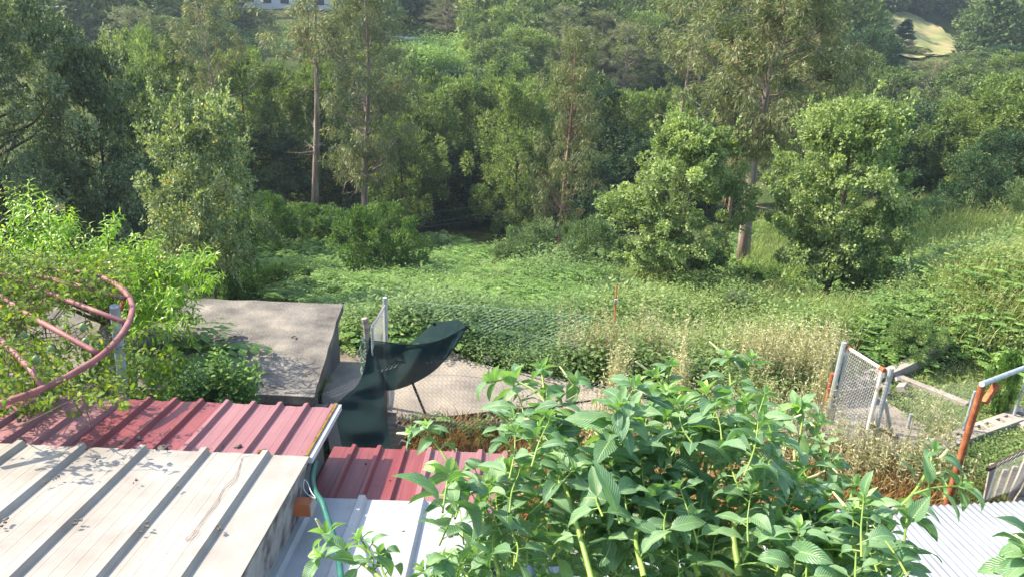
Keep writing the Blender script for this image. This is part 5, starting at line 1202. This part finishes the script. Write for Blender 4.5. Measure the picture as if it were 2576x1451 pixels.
def pstem(gs,gl,sp,pts,r0_,r1_,nleaf,L=.155,tipn=8,leaf_from=.2,spikes=1,r=r):
    P=smooth_path([U(*p) for p in pts],7);n_=len(P);tube(gs,P,np.linspace(r0_,r1_,n_),9,.5,cap=False)
    t=np.linspace(leaf_from,.93,nleaf) if nleaf else np.zeros(0)
    if nleaf:
        q=np.column_stack([np.interp(t*(n_-1),np.arange(n_),P[:,k]) for k in range(3)])
        T_=unit(np.gradient(P,axis=0));ax=np.column_stack([np.interp(t*(n_-1),np.arange(n_),T_[:,k]) for k in range(3)])
        a=np.arange(nleaf)*2.4+r.uniform(0,6)
        e1=unit(np.cross(ax,[.2,.3,1.]));e2=np.cross(ax,e1);out=np.cos(a)[:,None]*e1+np.sin(a)[:,None]*e2
        out[:,2]*=.5;out=unit(out)
        D=out*1.0+ax*.35;D[:,2]+=r.uniform(-.25,.35,nleaf)
        q2=q+unit(D)*.028
        for k in range(nleaf): tube(gs,[q[k],q2[k]],[.0035,.0028],4,.5,cap=False)
        sz=r.uniform(.75,1.2,nleaf)*(1.1-.35*t)
        bent(gl,q2,D,np.array([0,0,1.])+r.normal(0,.28,out.shape),L*sz,L*.44*sz*r.uniform(.85,1.15,nleaf),r.uniform(.4,2.0,nleaf),8,4,r.uniform(.1,.6),.05,np.clip(.46+r.normal(0,.2,nleaf),0,.9),0,.74,r=r)
    # rosette at the tip
    tp=P[-1];ax=unit(P[-1]-P[-4]);ax=unit(ax+[0,0,.5])
    e1=unit(np.cross(ax,[.2,.3,1.]));e2=np.cross(ax,e1)
    for k in range(tipn):
        a=k*2.4+r.uniform(-.3,.3);f=k/max(1,tipn-1);out=math.cos(a)*e1+math.sin(a)*e2
        D=out*(.35+.8*f)+ax*(1.15-.85*f);l=L*(.32+.5*f)*r.uniform(.8,1.15)
        bent(gl,[tp-ax*.02*f],[D],[ax+r.normal(0,.12,3)-out*.2],l,l*.45,.3+.9*f,6,4,.5-.3*f,.03,float(np.clip(.95-.5*f+r.normal(0,.06),0,1)),0,.85,r=r)
    for k in range(spikes):
        a=r.uniform(0,6.28);out=math.cos(a)*e1+math.sin(a)*e2;B=P[-2-int(r.integers(0,max(1,n_//4)))];D=unit(out+ax*.7+[0,0,-.1]);l=r.uniform(.05,.09)
        tube(gs,[B,B+D*.05],[.002,.0018],4,.5,cap=False)
        g=Geo();q=B+D*.05+np.outer(np.linspace(0,l,26),D)
        for j,c in enumerate(q):
            for m_ in range(3):
                aa=j*1.1+m_*2.1;o2=.007*(1-j/40)*(math.cos(aa)*e1+math.sin(aa)*e2);s_=.0036
                cc=c+o2;V=cc+s_*np.array([[1,0,0],[-1,0,0],[0,1,0],[0,-1,0],[0,0,1],[0,0,-1]])
                g.add(V,np.array([[0,2,4],[2,1,4],[1,3,4],[3,0,4],[2,0,5],[1,2,5],[3,1,5],[0,3,5]]))
        sp.append(g)
def poke(label,stems,root,fill=None,seed=0):
    rr_=np.random.default_rng(seed+50);o=thing('pokeweed_plant',label,'pokeweed',root)
    gs=Geo();gl=Geo();sp=[]
    for s_ in stems:
        pts=s_[0];kw=s_[1] if len(s_)>1 else {}
        a=dict(r0_=.011,r1_=.004,nleaf=9,r=rr_);a.update(kw)
        pstem(gs,gl,sp,pts,**a)
        if kw.get('r0_',.011)>=.011:
            f0=U(*pts[0]);R_=np.array(root,float);tube(gs,smooth_path([R_,(R_+f0)/2+[0,.05,0],f0],5),np.linspace(.018,a['r0_'],11),7,.5,cap=False)
    if fill:
        poly,n_,dr=fill
        Pp=np.array(poly,float);q=scatter_poly(Pp,n_,rr_)
        for i,(px,py) in enumerate(q):
            d=dr[0]+(dr[1]-dr[0])*rr_.uniform();T_=(px,py,d);dx=rr_.normal(0,45);b_=(px+dx,py+rr_.uniform(90,160),d-rr_.uniform(-.1,.35))
            pstem(gs,gl,sp,[b_,((px+b_[0])/2+rr_.normal(0,8),(py+b_[1])/2,(d+b_[2])/2),T_],.0045,.0022,int(rr_.integers(5,9)),L=.15*rr_.uniform(.65,1.35),r=rr_,tipn=7,spikes=int(rr_.uniform()<.16),leaf_from=.1)
    gs.obj('stems',MT['pokestem'],o,smooth=True);gl.obj('leaves',MT['poke'],o,smooth=True)
    for g in sp: g.obj('flower_spike',MT['spike'],o)
b=dict
poke('small pokeweed shoot in the bottom left corner in front of the white roof',[
  ([(975,1470,3.1),(914,1417,3.2),(858,1385,3.3),(818,1340,3.4)],b(nleaf=6,L=.15)),
  ([(940,1440,3.15),(935,1400,3.2),(905,1350,3.25)],b(r0_=.005,nleaf=4,L=.12,spikes=0)),
  ([(914,1417,3.2),(870,1410,3.2),(805,1395,3.2)],b(r0_=.005,nleaf=3,L=.15,spikes=0)),
  ([(1000,1480,3.1),(965,1440,3.15),(955,1390,3.2)],b(r0_=.005,nleaf=4,L=.13,spikes=0)),
 ],(-1.0,2.0,CZ-4.7),seed=1)
poke('pokeweed plant with a thin arching stem reaching left over the lower red roof',[
  ([(1262,1480,3.2),(1246,1400,3.3),(1236,1333,3.4),(1219,1262,3.5)],b(nleaf=7)),
  ([(1400,1330,3.5),(1340,1264,3.6),(1272,1213,3.7),(1200,1196,3.75),(1159,1196,3.8)],b(r0_=.008,nleaf=5)),
  ([(1200,1225,3.75),(1149,1193,3.8),(1113,1140,3.85),(1086,1103,3.9),(1072,1070,3.9)],b(r0_=.007,nleaf=3,L=.13,spikes=0)),
  ([(1100,1110,3.9),(1070,1096,3.9),(1035,1088,3.9)],b(r0_=.004,nleaf=2,L=.12,spikes=1)),
  ([(1149,1193,3.8),(1180,1200,3.7),(1262,1205,3.7)],b(r0_=.005,nleaf=5,L=.17)),
  ([(1190,1500,3.0),(1170,1440,3.1),(1120,1405,3.15)],b(r0_=.006,nleaf=4,L=.13,spikes=0)),
  ([(1120,1500,2.9),(1080,1460,3.0),(1062,1430,3.05)],b(r0_=.005,nleaf=3,L=.12,spikes=0)),
 ],(-.1,2.1,CZ-4.7),([(1120,1180),(1270,1190),(1300,1330),(1270,1451),(1090,1440),(1230,1330)],20,(3.2,3.7)),2)
poke('tallest pokeweed plant with a straight thick yellow-green stem left of centre',[
  ([(1500,1500,3.0),(1459,1346,3.2),(1406,1166,3.5),(1376,1033,3.8),(1362,925,4.0)],b(r0_=.013,r1_=.005,nleaf=16)),
  ([(1406,1166,3.5),(1370,1010,3.75),(1290,955,3.9),(1240,960,4.0)],b(r0_=.006,nleaf=6,L=.17)),
  ([(1376,1033,3.8),(1420,990,3.85),(1450,960,3.95)],b(r0_=.005,nleaf=4,L=.18)),
  ([(1520,1150,3.8),(1535,1099,3.85),(1557,1052,3.9),(1569,1006,3.95),(1580,965,4.0)],b(r0_=.007,nleaf=5,L=.14)),
 ],(.4,2.1,CZ-4.7),([(1270,960),(1420,960),(1560,1050),(1560,1330),(1500,1451),(1300,1451),(1330,1250)],38,(3.3,3.9)),3)
poke('pokeweed plant in the middle with two leaning green stems and a leafy head',[
  ([(1760,1451,3.2),(1660,1213,3.6),(1592,1126,3.8)],b(r0_=.012,nleaf=8)),
  ([(1760,1300,3.7),(1750,1135,3.9),(1738,1087,4.0),(1716,1040,4.05),(1676,973,4.1),(1690,915,4.15)],b(r0_=.012,r1_=.006,nleaf=9)),
  ([(1676,985,4.1),(1662,965,4.1),(1650,945,4.15)],b(r0_=.005,nleaf=3,L=.14)),
  ([(1620,1451,3.0),(1600,1340,3.2),(1640,1230,3.5)],b(r0_=.012,nleaf=8)),
 ],(.8,2.1,CZ-4.7),([(1500,1040),(1620,950),(1760,1000),(1790,1300),(1760,1451),(1500,1451)],44,(3.3,4.0)),4)
poke('pokeweed plant right of centre with an arched head and pale stems crossing',[
  ([(1860,1451,3.2),(1851,1300,3.4),(1951,1220,3.6),(2001,1180,3.7),(2095,1166,3.8)],b(r0_=.015,r1_=.006,nleaf=10)),
  ([(1990,1190,3.7),(2020,1140,3.8),(2051,1100,3.85),(2065,1062,3.9)],b(r0_=.008,nleaf=5)),
  ([(1760,1260,3.6),(1781,1133,3.8),(1800,1020,4.0),(1838,968,4.15),(1871,947,4.2),(1890,900,4.2)],b(r0_=.012,r1_=.006,nleaf=9)),
  ([(1838,968,4.15),(1835,930,4.2),(1832,895,4.2)],b(r0_=.005,nleaf=4,L=.14)),
  ([(1738,1200,3.6),(1781,1133,3.7),(1835,1090,3.8),(1880,1075,3.9)],b(r0_=.008,nleaf=6)),
  ([(2060,1300,3.6),(2000,1230,3.7),(2020,1040,4.0),(2010,1025,4.0)],b(r0_=.006,nleaf=6)),
 ],(1.3,2.1,CZ-4.7),([(1760,980),(1900,950),(1990,1040),(2080,1110),(2090,1280),(2060,1451),(1760,1451)],50,(3.2,4.0)),5)
poke('pokeweed plant leaning right over the corrugated roof with long bare stems',[
  ([(2010,1500,2.9),(2051,1417,3.1),(2110,1330,3.3),(2140,1255,3.4),(2150,1215,3.45)],b(r0_=.014,r1_=.006,nleaf=8)),
  ([(2100,1420,3.0),(2151,1363,3.2),(2245,1290,3.4),(2295,1243,3.5),(2335,1180,3.6),(2348,1130,3.65)],b(r0_=.012,r1_=.005,nleaf=7,leaf_from=.4)),
  ([(2295,1243,3.5),(2350,1226,3.5),(2420,1222,3.55)],b(r0_=.006,nleaf=5,spikes=0)),
  ([(2335,1180,3.6),(2365,1160,3.6)],b(r0_=.004,nleaf=0,tipn=0,spikes=1)),
  ([(2262,1500,2.9),(2270,1410,3.0),(2278,1330,3.2),(2285,1290,3.3)],b(r0_=.007,nleaf=4)),
 ],(2.0,2.1,CZ-4.7),([(1990,1270),(2160,1230),(2240,1330),(2260,1451),(2000,1451)],24,(3.0,3.5)),6)
poke('pokeweed leaves entering from the lower right edge over the zinc roof',[
  ([(2660,1480,2.9),(2620,1430,3.0),(2590,1400,3.0)],b(nleaf=7,L=.19)),
  ([(2640,1420,3.0),(2600,1360,3.1)],b(r0_=.005,nleaf=4,L=.17)),
 ],(2.6,2.1,CZ-4.7),seed=7)
# ------------------------------------------------------------------ the air over the valley
g=Geo();box(g,-520,520,-12,540,-14,CZ+95)
m=bpy.data.materials.new('air');m.use_nodes=True;n=m.node_tree;n.nodes.clear()
o_=n.nodes.new('ShaderNodeOutputMaterial');v=n.nodes.new('ShaderNodeVolumePrincipled')
v.inputs['Density'].default_value=.00055;v.inputs['Color'].default_value=(.72,.84,1,1);v.inputs['Anisotropy'].default_value=.3
n.links.new(v.outputs[0],o_.inputs['Volume'])
hz=g.obj('haze',m);tag(hz,'pale blue summer haze over the valley','haze',kind='stuff')
